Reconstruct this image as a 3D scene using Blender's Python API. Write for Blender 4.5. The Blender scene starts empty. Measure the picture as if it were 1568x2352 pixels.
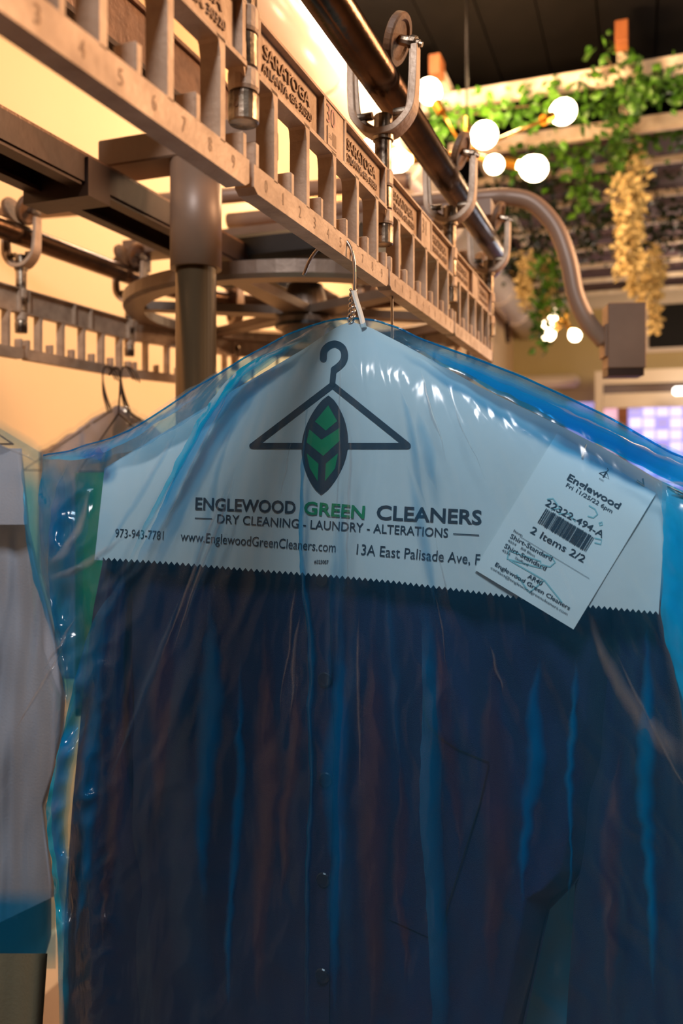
import bpy, bmesh, math, random
from mathutils import Vector, Matrix, noise
random.seed(7)
D = bpy.data
SC = bpy.context.scene
COL = SC.collection

# ------------------------------------------------------------------ camera, world, light, exposure
CAMZ, F, CX, HY = 1.31, 1842.0, 784.0, 1070.0       # lens height above floor, focal length in px, principal column, horizon row
cam = D.objects.new('camera', D.cameras.new('camera')); COL.objects.link(cam)
cam.location = (0, 0, CAMZ); cam.rotation_euler = (math.pi/2, 0, 0)
cd = cam.data
cd.sensor_fit = 'VERTICAL'; cd.sensor_height = 36; cd.sensor_width = 24
cd.lens = F/2352*36; cd.shift_y = -(1176-HY)/2352; cd.clip_start = .02
cd.dof.use_dof = True; cd.dof.focus_distance = .60; cd.dof.aperture_fstop = 6.3
SC.camera = cam
vs = SC.view_settings
vs.view_transform = 'Standard'; vs.look = 'None'; vs.gamma = 1; vs.use_curve_mapping = False; vs.exposure = 1.0
cy = SC.cycles
cy.transparent_max_bounces = 32; cy.max_bounces = 10; cy.sample_clamp_indirect = 4; cy.caustics_reflective = False; cy.caustics_refractive = False
cy.use_denoising = True

SN, CS = .3468, .9379
def R(t, o, z=0):            # rail frame: t along the near rail, o sideways (towards the shop), z above lens height
    return Vector((SN*t + CS*o, .62 + CS*t - SN*o, CAMZ + z))
def W(px, py, Y):            # point of the photo at a chosen distance
    return Vector(((px-CX)/F*Y, Y, CAMZ + (HY-py)/F*Y))
NG = Vector((-SN, -CS, 0))   # normal of a hanging garment, towards the lens
def PL(H, px, py, w=0):      # point of the photo on the plane of a garment that hangs at H
    r = Vector(((px-CX)/F, 1, (HY-py)/F))
    Y = (w + H.dot(NG)) / r.dot(NG)
    return Vector((r.x*Y, Y, CAMZ + r.z*Y))
H0 = Vector((0, .62, 0))

wd = D.worlds.new('room_air'); SC.world = wd; wd.use_nodes = True
wd.node_tree.nodes['Background'].inputs[0].default_value = (1, .62, .36, 1)
wd.node_tree.nodes['Background'].inputs[1].default_value = .05

def light(name, kind, loc, energy, color, size=.1, target=None, size_y=None, spread=None):
    l = D.lights.new(name, kind); l.energy = energy; l.color = color
    if kind == 'AREA':
        l.size = size
        if size_y: l.shape = 'RECTANGLE'; l.size_y = size_y
        if spread: l.spread = spread
    else: l.shadow_soft_size = size
    o = D.objects.new(name, l); COL.objects.link(o); o.location = loc
    if target is not None:
        o.rotation_euler = (Vector(target)-Vector(loc)).to_track_quat('-Z', 'Y').to_euler()
    return o
WARM = (1, .60, .30); WHITE = (1, .86, .72); COOL = (.62, .78, 1)
light('shop_lamp_key', 'AREA', R(1.25, 1.9, 1.15), 38, (1, .57, .30), .7, R(.3, 0, .1))
light('shop_lamp_behind', 'AREA', (-.25, -.45, CAMZ+1.22), 13, (.97, .95, .97), .35, (0, .62, CAMZ+.0))
light('wall_washer', 'AREA', R(1.6, -.75, 1.9), 20, WARM, 1.8, R(1.4, -1.18, .2), .25)
light('shop_window_glow', 'AREA', R(8.3, 3.0, -.1), 20, COOL, 1.5, R(0, .4, 0))
light('duct_fill', 'AREA', R(2.2, -.62, 1.90), 22, (1, .78, .60), .5, R(2.3, -.99, 1.6), .1)  # fill light added to brighten the duct
light('chandelier_glow', 'POINT', R(2.75, -.35, 1.45), 44, WARM, .12)
light('pergola_glow', 'POINT', R(2.9, .9, 1.2), 18, (1, .66, .38), .2)
light('far_room_glow', 'POINT', R(6.8, 1.2, 1.2), 45, (1, .72, .45), .3)

# ------------------------------------------------------------------ helpers
def lin(c): return tuple(((v/255+.055)/1.055)**2.4 if v > 10 else v/255/12.92 for v in c) + (1,)
def mat(name, color, rough=.5, metal=0, nscale=0, namt=0, color2=None, bump=0, bscale=60, emit=None, estr=0, coat=0, sheen=0, stretch=None, rvar=0):
    m = D.materials.new(name); m.use_nodes = True
    nt = m.node_tree; N, L = nt.nodes, nt.links
    b = N['Principled BSDF']
    b.inputs['Base Color'].default_value = lin(color); b.inputs['Roughness'].default_value = rough
    b.inputs['Metallic'].default_value = metal; b.inputs['Coat Weight'].default_value = coat
    b.inputs['Sheen Weight'].default_value = sheen
    tc = N.new('ShaderNodeTexCoord'); mp = N.new('ShaderNodeMapping'); L.new(tc.outputs['Object'], mp.inputs[0])
    if stretch: mp.inputs['Scale'].default_value = stretch
    if color2 is not None:
        t = N.new('ShaderNodeTexNoise'); t.inputs['Scale'].default_value = nscale; t.inputs['Detail'].default_value = 6
        L.new(mp.outputs[0], t.inputs['Vector'])
        r = N.new('ShaderNodeValToRGB'); r.color_ramp.elements[0].position = .5-namt; r.color_ramp.elements[1].position = .5+namt
        r.color_ramp.elements[0].color = lin(color2); r.color_ramp.elements[1].color = lin(color)
        L.new(t.outputs['Fac'], r.inputs[0]); L.new(r.outputs[0], b.inputs['Base Color'])
        if rvar:
            mr = N.new('ShaderNodeMapRange'); mr.inputs[3].default_value = rough+rvar; mr.inputs[4].default_value = rough-rvar
            L.new(t.outputs['Fac'], mr.inputs[0]); L.new(mr.outputs[0], b.inputs['Roughness'])
    if bump:
        t2 = N.new('ShaderNodeTexNoise'); t2.inputs['Scale'].default_value = bscale; t2.inputs['Detail'].default_value = 4
        L.new(mp.outputs[0], t2.inputs['Vector'])
        bp = N.new('ShaderNodeBump'); bp.inputs['Strength'].default_value = bump; bp.inputs['Distance'].default_value = .002
        L.new(t2.outputs['Fac'], bp.inputs['Height']); L.new(bp.outputs[0], b.inputs['Normal'])
    if emit:
        b.inputs['Emission Color'].default_value = lin(emit); b.inputs['Emission Strength'].default_value = estr
    return m

def film(name, tint, haze, hazefac, rough=.12, bump=.35, refl=1.0):
    m = D.materials.new(name); m.use_nodes = True
    nt = m.node_tree; N, L = nt.nodes, nt.links; N.clear()
    out = N.new('ShaderNodeOutputMaterial')
    tr = N.new('ShaderNodeBsdfTransparent'); tr.inputs[0].default_value = tint+(1,)
    df = N.new('ShaderNodeBsdfDiffuse'); df.inputs[0].default_value = haze+(1,)
    tl = N.new('ShaderNodeBsdfTranslucent'); tl.inputs[0].default_value = haze+(1,)
    gl = N.new('ShaderNodeBsdfGlossy'); gl.inputs['Roughness'].default_value = rough
    a = N.new('ShaderNodeMixShader'); a.inputs[0].default_value = .5; L.new(df.outputs[0], a.inputs[1]); L.new(tl.outputs[0], a.inputs[2])
    b = N.new('ShaderNodeMixShader'); b.inputs[0].default_value = hazefac; L.new(tr.outputs[0], b.inputs[1]); L.new(a.outputs[0], b.inputs[2])
    c = N.new('ShaderNodeMixShader'); fr = N.new('ShaderNodeLayerWeight'); fr.inputs['Blend'].default_value = .5
    pw = N.new('ShaderNodeMath'); pw.operation = 'POWER'; pw.inputs[1].default_value = 4
    mu = N.new('ShaderNodeMath'); mu.operation = 'MULTIPLY_ADD'; mu.inputs[1].default_value = .5*refl; mu.inputs[2].default_value = .035*refl
    L.new(fr.outputs['Facing'], pw.inputs[0]); L.new(pw.outputs[0], mu.inputs[0])
    L.new(mu.outputs[0], c.inputs[0]); L.new(b.outputs[0], c.inputs[1]); L.new(gl.outputs[0], c.inputs[2])
    at = N.new('ShaderNodeAttribute'); at.attribute_name = 'fade'; fd = N.new('ShaderNodeMixShader'); clr = N.new('ShaderNodeBsdfTransparent')
    L.new(at.outputs['Fac'], fd.inputs[0]); L.new(c.outputs[0], fd.inputs[1]); L.new(clr.outputs[0], fd.inputs[2]); L.new(fd.outputs[0], out.inputs[0])
    tc = N.new('ShaderNodeTexCoord'); mp = N.new('ShaderNodeMapping'); mp.inputs['Scale'].default_value = (1, 1, .28)
    L.new(tc.outputs['Object'], mp.inputs[0])
    n1 = N.new('ShaderNodeTexNoise'); n1.inputs['Scale'].default_value = 26; n1.inputs['Detail'].default_value = 3; n1.inputs['Distortion'].default_value = .6
    L.new(mp.outputs[0], n1.inputs['Vector'])
    bp = N.new('ShaderNodeBump'); bp.inputs['Strength'].default_value = bump; bp.inputs['Distance'].default_value = .01
    L.new(n1.outputs['Fac'], bp.inputs['Height'])
    for s in (gl, df, fr): L.new(bp.outputs[0], s.inputs['Normal'])
    return m

def put(name, bm, m, parent=None, smooth=False):
    me = D.meshes.new(name)
    bmesh.ops.recalc_face_normals(bm, faces=bm.faces) if len(bm.faces) else None
    bm.to_mesh(me); bm.free()
    if m: me.materials.append(m)
    if smooth:
        for p in me.polygons: p.use_smooth = True
    o = D.objects.new(name, me); COL.objects.link(o)
    if parent: o.parent = parent
    return o
def raw(name, vs_, fs, m, parent=None, smooth=False):
    me = D.meshes.new(name); me.from_pydata([tuple(v) for v in vs_], [], fs); me.update()
    if m: me.materials.append(m)
    if smooth:
        for p in me.polygons: p.use_smooth = True
    o = D.objects.new(name, me); COL.objects.link(o)
    if parent: o.parent = parent
    return o
def tag(o, label=None, cat=None, group=None, kind=None):
    if label: o['label'] = label
    if cat: o['category'] = cat
    if group: o['group'] = group
    if kind: o['kind'] = kind
    return o
def thing(name, label, cat, loc=(0, 0, 0), rz=0, group=None):
    o = D.objects.new(name, None); COL.objects.link(o); o.location = loc; o.rotation_euler = (0, 0, rz); o.empty_display_size = .05
    return tag(o, label, cat, group)
def copy_tree(o, parent=None):
    c = o.copy(); COL.objects.link(c)
    if parent: c.parent = parent
    for ch in list(o.children): copy_tree(ch, c)
    return c
def box(bm, x0, x1, y0, y1, z0, z1, bev=0):
    vs_ = [bm.verts.new(p) for p in ((x0,y0,z0),(x1,y0,z0),(x1,y1,z0),(x0,y1,z0),(x0,y0,z1),(x1,y0,z1),(x1,y1,z1),(x0,y1,z1))]
    fs = [bm.faces.new([vs_[i] for i in f]) for f in ((3,2,1,0),(4,5,6,7),(0,1,5,4),(1,2,6,5),(2,3,7,6),(3,0,4,7))]
    if bev:
        es = list({e for f in fs for e in f.edges})
        bmesh.ops.bevel(bm, geom=es, offset=bev, segments=1, affect='EDGES')
    return vs_
def prism(bm, pts, y0, y1):     # outline in x,z extruded in y
    a = [bm.verts.new((p[0], y0, p[1])) for p in pts]; b = [bm.verts.new((p[0], y1, p[1])) for p in pts]
    bm.faces.new(a); bm.faces.new(b[::-1]); n = len(pts)
    for i in range(n): bm.faces.new((a[i], a[(i+1) % n], b[(i+1) % n], b[i]))
def ring_pts(c, ax, r, n=16):
    ax = Vector(ax).normalized(); u = ax.orthogonal().normalized(); v = ax.cross(u)
    return [c + u*r*math.cos(2*math.pi*k/n) + v*r*math.sin(2*math.pi*k/n) for k in range(n)]
def lathe(bm, c, ax, prof, n=20):    # prof: (distance along axis, radius)
    c = Vector(c); ax = Vector(ax).normalized(); prev = None
    for (h, r) in prof:
        ring = [bm.verts.new(p) for p in ring_pts(c+ax*h, ax, max(r, 1e-5), n)]
        if prev:
            for i in range(n): bm.faces.new((prev[i], prev[(i+1) % n], ring[(i+1) % n], ring[i]))
        else: bm.faces.new(ring)
        prev = ring
    bm.faces.new(prev)
def tube(bm, pts, r, n=8, caps=True, flat=1.0):
    pts = [Vector(p) for p in pts]; rings = []
    t0 = (pts[1]-pts[0]).normalized(); u = t0.orthogonal().normalized()
    if abs(t0.z) < .9: u = Vector((0, 0, 1)).cross(t0).normalized()
    for i, p in enumerate(pts):
        t = (pts[min(i+1, len(pts)-1)] - pts[max(i-1, 0)]).normalized()
        u = (u - t*u.dot(t)).normalized(); v = t.cross(u)
        rr = r[i] if isinstance(r, (list, tuple)) else r
        rings.append([bm.verts.new(p + u*rr*math.cos(2*math.pi*k/n) + v*rr*flat*math.sin(2*math.pi*k/n)) for k in range(n)])
    for a, b in zip(rings, rings[1:]):
        for k in range(n): bm.faces.new((a[k], a[(k+1) % n], b[(k+1) % n], b[k]))
    if caps: bm.faces.new(rings[0][::-1]); bm.faces.new(rings[-1])
def smoothline(pts, k=6):     # Catmull-Rom
    pts = [Vector(p) for p in pts]; P = [pts[0]*2-pts[1]] + pts + [pts[-1]*2-pts[-2]]; out = []
    for i in range(1, len(P)-2):
        for j in range(k):
            t = j/k; a, b, c, d = P[i-1], P[i], P[i+1], P[i+2]
            out.append(.5*((2*b) + (c-a)*t + (2*a-5*b+4*c-d)*t*t + (3*b-a-3*c+d)*t**3))
    return out + [pts[-1]]
def interp(tab, x):
    if x <= tab[0][0]: return tab[0][1]
    for (a, b), (c, d) in zip(tab, tab[1:]):
        if x <= c: return b + (d-b)*(x-a)/(c-a)
    return tab[-1][1]
def sinterp(tab, x):      # smoothed lookup
    return (interp(tab, x-9) + interp(tab, x) + interp(tab, x+9))/3
def nz(x, y, s=0): return noise.noise(Vector((x, y, s*7.31)))
def text_mesh(s, bold=0.0, spacing=1.0):     # 2-D outline text as vertices and faces, cap height about 1
    cu = D.curves.new('t', 'FONT'); cu.body = s; cu.size = 1; cu.offset = bold; cu.space_character = spacing; cu.resolution_u = 3
    o = D.objects.new('t', cu); COL.objects.link(o)
    me = o.to_mesh(); V = [v.co.copy() for v in me.vertices]; Fc = [tuple(p.vertices) for p in me.polygons]
    o.to_mesh_clear(); D.objects.remove(o); D.curves.remove(cu)
    return V, Fc
_cap = None
def text_on(s, p0, p1, cap, f, bold=0.0):    # vertices of a line of text from p0 to p1 (2-D), through f(x, y)
    global _cap
    if _cap is None:
        V, _ = text_mesh('E'); _cap = max(v.y for v in V)
    V, Fc = text_mesh(s, bold)
    x0 = min(v.x for v in V); x1 = max(v.x for v in V)
    d = Vector((p1[0]-p0[0], p1[1]-p0[1])); L = d.length; dn = d/L; up = Vector((dn.y, -dn.x))
    return [f(*(Vector(p0) + d*((v.x-x0)/(x1-x0)) + up*(v.y/_cap*cap))) for v in V], Fc
class Print:
    def __init__(s, f): s.V = []; s.F = []; s.f = f
    def add(s, V, Fc):
        n = len(s.V); s.V += V; s.F += [tuple(i+n for i in f) for f in Fc]
    def text(s, t, p0, p1, cap, bold=0.0): s.add(*text_on(t, p0, p1, cap, s.f, bold))
    def stroke(s, pts, w):
        pts = [Vector(p) for p in pts]; q = []
        for a, b in zip(pts, pts[1:]):
            k = max(1, int((b-a).length/12)); q += [a+(b-a)*(j/k) for j in range(k)]
        q.append(pts[-1]); V = []
        for i, p in enumerate(q):
            d = (q[min(i+1, len(q)-1)]-q[max(i-1, 0)]).normalized(); n = Vector((-d.y, d.x))
            V += [s.f(*(p+n*w/2)), s.f(*(p-n*w/2))]
        s.add(V, [(2*i, 2*i+1, 2*i+3, 2*i+2) for i in range(len(q)-1)])
        for e in (q[0], q[-1]):       # round ends
            s.add([s.f(*e)] + [s.f(e.x+w/2*math.cos(a*math.pi/6), e.y+w/2*math.sin(a*math.pi/6)) for a in range(12)],
                  [(0, 1+a, 1+(a+1) % 12) for a in range(12)])
    def poly(s, pts, maxl=14):
        bm = bmesh.new(); bm.faces.new([bm.verts.new((p[0], p[1], 0)) for p in pts])
        bmesh.ops.triangulate(bm, faces=bm.faces)
        for _ in range(6):
            es = [e for e in bm.edges if e.calc_length() > maxl]
            if not es: break
            bmesh.ops.subdivide_edges(bm, edges=es, cuts=1); bmesh.ops.triangulate(bm, faces=[f for f in bm.faces if len(f.verts) > 3])
        bm.verts.index_update()
        s.add([s.f(v.co.x, v.co.y) for v in bm.verts], [tuple(v.index for v in f.verts) for f in bm.faces]); bm.free()
    def build(s, name, m, parent): return raw(name, s.V, s.F, m, parent)

# ------------------------------------------------------------------ materials
M = {}
M['wall'] = mat('cream_plaster', (228, 198, 156), .8, 0, 2, .3, (220, 190, 146), .15, 40)
M['wallb'] = mat('olive_cream_plaster', (200, 182, 130), .8, 0, 2, .3, (190, 172, 120), .15, 40)
M['board'] = mat('black_stained_board', (9, 7, 6), .9, 0, 9, .25, (5, 4, 3), .4, 30, stretch=(1, 1, 1))
M['board'].node_tree.nodes['Principled BSDF'].inputs['Specular IOR Level'].default_value = .08
M['floor'] = mat('concrete_floor', (150, 130, 115), .5, 0, 3, .2, (120, 104, 92), .1, 20)
M['trim'] = mat('white_trim', (235, 220, 200), .5)
M['cast'] = mat('cast_aluminium', (208, 180, 154), .52, .15, 45, .22, (168, 140, 116), .25, 260, rvar=.1)
M['pin'] = mat('stained_steel', (190, 172, 150), .35, .8, 60, .12, (70, 52, 38), .2, 200)
M['letter'] = mat('brown_lettering', (150, 122, 98), .6, .3)  # letters a darker brown than the casting
M['pipe'] = mat('worn_steel_pipe', (112, 86, 66), .24, .9, 26, .25, (60, 43, 32), .15, 120, rvar=.08)
M['wheel'] = mat('brown_roller', (128, 92, 62), .6, .1, 60, .2, (84, 58, 40), .3, 200)
M['frame'] = mat('taupe_painted_steel', (138, 110, 90), .45, .1, 12, .25, (120, 94, 76), .1, 80)
M['darkframe'] = mat('dark_brown_steel', (70, 48, 36), .4, .3, 20, .25, (48, 32, 24), .1, 80)
M['beam'] = mat('dusty_brown_steel', (140, 104, 80), .38, .2, 50, .2, (104, 74, 56), .3, 150)
M['tubep'] = mat('taupe_tube', (150, 124, 106), .42, .1, 10, .3, (138, 112, 94))
M['galv'] = mat('galvanised_post', (150, 128, 96), .32, .85, 8, .25, (112, 92, 70), .05, 60, stretch=(1, 1, .15))
M['black'] = mat('black_motor', (16, 13, 12), .5)
M['wheelc'] = mat('grey_cast_iron', (132, 112, 96), .4, .4, 20, .25, (104, 86, 74), .2, 90)
M['duct'] = mat('glossy_white_duct', (240, 226, 214), .18, .1)
M['wire'] = mat('hanger_wire', (196, 180, 165), .28, .9)
M['paper'] = mat('white_paper', (222, 226, 222), .85, 0, 7, .3, (210, 216, 214), .12, 90)
nt = M['paper'].node_tree; tl_ = nt.nodes.new('ShaderNodeBsdfTranslucent'); tl_.inputs[0].default_value = (.75, .80, .80, 1); mx = nt.nodes.new('ShaderNodeMixShader'); mx.inputs[0].default_value = .12
nt.links.new(nt.nodes['Principled BSDF'].outputs[0], mx.inputs[1]); nt.links.new(tl_.outputs[0], mx.inputs[2]); nt.links.new(mx.outputs[0], nt.nodes['Material Output'].inputs[0])
M['ticket'] = mat('ticket_paper', (226, 230, 226), .8)
M['ink'] = mat('black_ink', (38, 34, 36), .7)
M['green'] = mat('green_ink', (0, 128, 62), .7)
M['teal'] = mat('teal_pen', (140, 190, 192), .7)
M['navy'] = mat('navy_cotton', (6, 13, 64), .85, 0, 900, .4, (4, 8, 48), .5, 1400, sheen=.05)
M['button'] = mat('button', (26, 28, 40), .3)
M['white_shirt'] = mat('white_cotton', (150, 152, 162), .85, 0, 5, .3, (138, 142, 152), .3, 500)
M['pink'] = mat('pale_pink_cloth', (236, 214, 210), .85, 0, 8, .3, (186, 166, 166), .3, 300)
M['greencloth'] = mat('green_cloth', (30, 150, 84), .85, 0, 6, .3, (20, 120, 66), .2, 300)
M['teal_cloth'] = mat('dark_teal_cloth', (22, 96, 104), .85, 0, 6, .3, (14, 76, 84), .2, 300)
M['olive'] = mat('olive_grey_cloth', (110, 108, 86), .9, 0, 6, .3, (92, 90, 74), .2, 300)
M['film'] = film('blue_poly_film', (.72, .86, .94), (.06, .42, .82), .095, .17, .3, .8)
M['filmd'] = film('blue_poly_film_folded', (.12, .55, .85), (.02, .40, .80), .25, .16, .25, 1)
M['haze'] = film('blue_poly_film_lit_crease', (.72, .80, .86), (.62, .60, .58), .30, .2, .3, 1)  # pale highlights along wrinkles, put into the film colour
M['streak'] = film('poly_film_lit_streak', (.80, .84, .88), (.62, .60, .60), .16, .2, .3, 1.5)  # soft light streaks on the film, painted as pale strips
M['vivid'] = film('blue_poly_film_lit_layers', (.06, .52, .78), (.0, .62, .98), .72, .12, .3, 1.2)  # stacked film layers, their blue brightened to look lit
M['pale_blue'] = mat('pale_blue_cotton', (110, 186, 214), .85, 0, 5, .3, (92, 170, 200), .3, 300)
M['milky'] = film('milky_blue_film', (.50, .74, .86), (.30, .60, .78), .38, .2, .3, 1)
M['dim'] = mat('dark_olive_plaster', (66, 56, 46), .9)
M['warmsheen'] = film('poly_film_painted_sheen', (.92, .84, .86), (.30, .20, .26), .06, .24, .4, 1.3)  # reflections of the warm room put into the film colour
M['bluefilm'] = film('poly_film_doubled', (.35, .70, .92), (.0, .36, .85), .30, .2, .3, .4)
M['clear'] = film('clear_poly_film', (.90, .94, .96), (.60, .66, .68), .08, .10, .3, .35)
M['bulb'] = mat('lit_bulb', (255, 240, 210), .3, emit=(255, 222, 178), estr=9)
M['brass'] = mat('brass', (214, 160, 60), .25, .9)
M['wood'] = mat('whitewashed_wood', (244, 232, 214), .65, 0, 14, .2, (206, 186, 160), .3, 60)
M['woodo'] = mat('orange_toned_wood', (150, 92, 50), .6, 0, 14, .2, (124, 72, 38), .3, 60)
M['purple'] = mat('purple_brown_board', (104, 82, 86), .7, 0, 5, .25, (70, 52, 56))
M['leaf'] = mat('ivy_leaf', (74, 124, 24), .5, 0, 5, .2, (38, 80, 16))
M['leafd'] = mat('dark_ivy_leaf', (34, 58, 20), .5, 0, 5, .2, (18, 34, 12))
M['petal'] = mat('cream_wisteria', (220, 200, 142), .7)
M['stem'] = mat('vine_stem', (80, 70, 40), .7)
M['screen'] = mat('black_screen', (3, 3, 4), .8)
M['glass'] = mat('backlit_glass', (150, 150, 210), .2, emit=(150, 138, 214), estr=.42)
M['glass2'] = mat('backlit_glass_bright', (200, 200, 230), .2, emit=(196, 188, 246), estr=.62)
M['glass3'] = mat('backlit_glass_pink', (210, 170, 190), .2, emit=(214, 160, 190), estr=.45)
M['transom'] = mat('dark_transom', (84, 62, 62), .3)
M['sticker'] = mat('sticker', (214, 180, 150), .5)
M['red'] = mat('faded_red_paint', (208, 150, 136), .6)
M['tube_on'] = mat('lit_tube', (255, 250, 240), .3, emit=(255, 246, 236), estr=3)

# ------------------------------------------------------------------ the room
RZ = -math.asin(SN)          # turn of the rail frame against the world
def rbox(name, m, t0, t1, o0, o1, z0, z1, parent=None, bev=0):   # box in the rail frame as one object
    c = R((t0+t1)/2, (o0+o1)/2, (z0+z1)/2); bm = bmesh.new()
    box(bm, -(o1-o0)/2, (o1-o0)/2, -(t1-t0)/2, (t1-t0)/2, -(z1-z0)/2, (z1-z0)/2, bev)
    o = put(name, bm, m, None)
    o.location = c; o.rotation_euler = (0, 0, RZ)
    if parent: o.parent = parent; o.location = c - parent.location
    return o
FL, CE = -CAMZ, 2.0
T0, T1, O0, O1 = -3.2, 9.08, -1.18, 5.2
tag(rbox('wall_left', M['wall'], T0, T1, O0-.1, O0, FL, CE), kind='structure')
tag(rbox('wall_back', M['wallb'], T1, T1+.1, O0-.1, O1+.1, FL, CE), kind='structure')
tag(rbox('wall_right', M['dim'], T0, T1, O1, O1+.1, FL, CE), kind='structure')
tag(rbox('wall_front', M['dim'], T0-.1, T0, O0-.1, O1+.1, FL, CE), kind='structure')
tag(rbox('floor', M['floor'], T0-.1, T1+.1, O0-.1, O1+.1, FL-.08, FL), kind='structure')
tag(rbox('baseboard_left', M['trim'], T0, T1, O0, O0+.015, FL, FL+.13), kind='structure')
tag(rbox('trim_1', M['trim'], T1-.06, T1, O0, O1, CE-.2, CE-.02), kind='structure')
ceil = rbox('ceiling', M['board'], T0-.1, T1+.1, O0-.1, O1+.1, CE+.012, CE+.1); tag(ceil, kind='structure')
nb = 26; bw = (O1-O0)/nb
bm = bmesh.new(); box(bm, -bw/2+.004, bw/2-.004, -(T1-T0)/2, (T1-T0)/2, -.012, .008); brd = put('ceiling_board', bm, M['board'])
for k in range(nb):
    b = brd if k == 0 else brd.copy()
    if k: COL.objects.link(b)
    b.parent = ceil; b.matrix_parent_inverse = Matrix.Identity(4)
    b.location = ((k+.5)*bw - (O1-O0)/2, 0, -.044 - .004*(k % 3)); b.rotation_euler = (0, 0, 0)

# corner conduit, wall lamp bar, black screen and the glazed shop front on the far wall
def wbox(name, m, pxa, pya, pxb, pyb, t, thick, parent=None, bev=0):    # box facing the shop, its corners taken from the photo, at rail distance t
    def hit(px, py):
        r = Vector(((px-CX)/F, 1, (HY-py)/F)); dn = Vector((SN, CS, 0))
        Y = (t + CS*.62) / r.dot(dn); p = Vector((r.x*Y, r.y*Y, r.z*Y))
        return (p.x*CS - (p.y-.62)*SN, p.z)
    (o0, z1), (o1, z0) = hit(pxa, pya), hit(pxb, pyb)
    z1 = (hit(pxa, pya)[1]); z0 = hit(pxb, pyb)[1]
    return rbox(name, m, t, t+thick, min(o0, o1), max(o0, o1), min(z0, z1), max(z0, z1), parent, bev)
sf = thing('wall_screen', 'black wall screen in a pale frame high on the far wall', 'screen', R(T1, 2, .5))
wbox('screen_panel', M['screen'], 1490, 702, 1680, 790, T1-.06, .03, sf); wbox('screen_frame', M['trim'], 1476, 690, 1696, 800, T1-.03, .03, sf)
lb = wbox('wall_bar', M['trim'], 1172, 864, 1330, 888, T1-.16, .14, None, .05); tag(lb, 'long pale rounded bar mounted on the far wall below the small bulbs', 'wall bar')
win = thing('window_1', None, None, R(8.6, 2.6, -.6)); tag(win, kind='structure')
wbox('window_frame', M['trim'], 1366, 853, 1800, 869, 8.5, .1, win); wbox('window_frame', M['trim'], 1366, 870, 1384, 1400, 8.5, .1, win)
wbox('window_frame', M['trim'], 1385, 905, 1800, 928, 8.5, .1, win); wbox('window_frame', M['woodo'], 1419, 929, 1441, 1400, 8.5, .1, win)
wbox('transom_panel', M['transom'], 1385, 870, 1800, 906, 8.56, .03, win)
for i in range(6):
    for j in range(7):
        wbox('pane', M['glass2'] if (i*3+j*2) % 4 else M['glass'], 1446+i*31, 934+j*27, 1472+i*31, 955+j*27, 8.56, .02, win)
wbox('pane', M['glass3'], 1386, 930, 1418, 1300, 8.56, .02, win); wbox('pane', M['glass'], 1300, 925, 1364, 1300, 8.62, .02, win)
wbox('window_backing', M['glass'], 1441, 929, 1800, 1300, 8.6, .02, win)
tl = wbox('tube_lamp', M['tube_on'], 1545, 889, 1600, 906, 8.1, .04, None, .02); tag(tl, 'short lit white lamp before the dark transom of the shop front', 'lamp')
bm = bmesh.new(); tube(bm, smoothline([W(1183, 690, 8.6), W(1172, 712, 8.5), W(1164, 750, 8.4), W(1166, 785, 8.3)]), .025, 8)
tag(put('wall_conduit', bm, M['darkframe'], None, True), 'thin dark conduit bending down the corner of the far wall', 'conduit')
# duct along the upper left wall
bm = bmesh.new(); a, b = R(-2.5, -.99, 1.62), R(9.05, -.99, 1.62); tube(bm, [a, b], .14, 32)
dt = thing('ceiling_duct', 'glossy white round duct running below the black ceiling along the cream wall', 'duct', R(0, -.99, 1.62))
o = put('duct_pipe', bm, M['duct'], None, True); o.parent = dt; o.location = -dt.location
for k in range(10):
    t = -2+k*1.1; bm = bmesh.new(); lathe(bm, R(t, -.99, 1.62)-dt.location, (SN, CS, 0), [(0, .143), (.0, .150), (.03, .150), (.03, .143)], 32)
    put('duct_band', bm, M['duct'], dt, False)

# ------------------------------------------------------------------ conveyor path
TC, RR = .70, .325
def path(s):
    if s <= TC: return (s, 0.0)
    a = (s-TC)/RR
    if a <= math.pi: return (TC + RR*math.sin(a), -RR + RR*math.cos(a))
    return (TC - (s-TC-math.pi*RR), -2*RR)
LINK = .272
joints = [-.98]
for k in range(13):
    a = path(joints[-1]); s = joints[-1]+LINK
    for _ in range(20):
        b = path(s); dd = math.hypot(b[0]-a[0], b[1]-a[1]); s += (LINK-dd)
    joints.append(s)
JP = [path(s) for s in joints]
# track pipe
bm = bmesh.new(); pts = [R(-1.3, 0, .345)] + [R(*path(s), .345) for s in [TC-.02 + (math.pi*RR+.04)*k/40 for k in range(41)]] + [R(-1.3, -2*RR, .345)]
tube(bm, pts, .016, 24)
tag(put('track_pipe', bm, M['pipe'], None, True), 'worn brown steel track pipe that the conveyor trolleys ride on', 'pipe')

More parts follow.
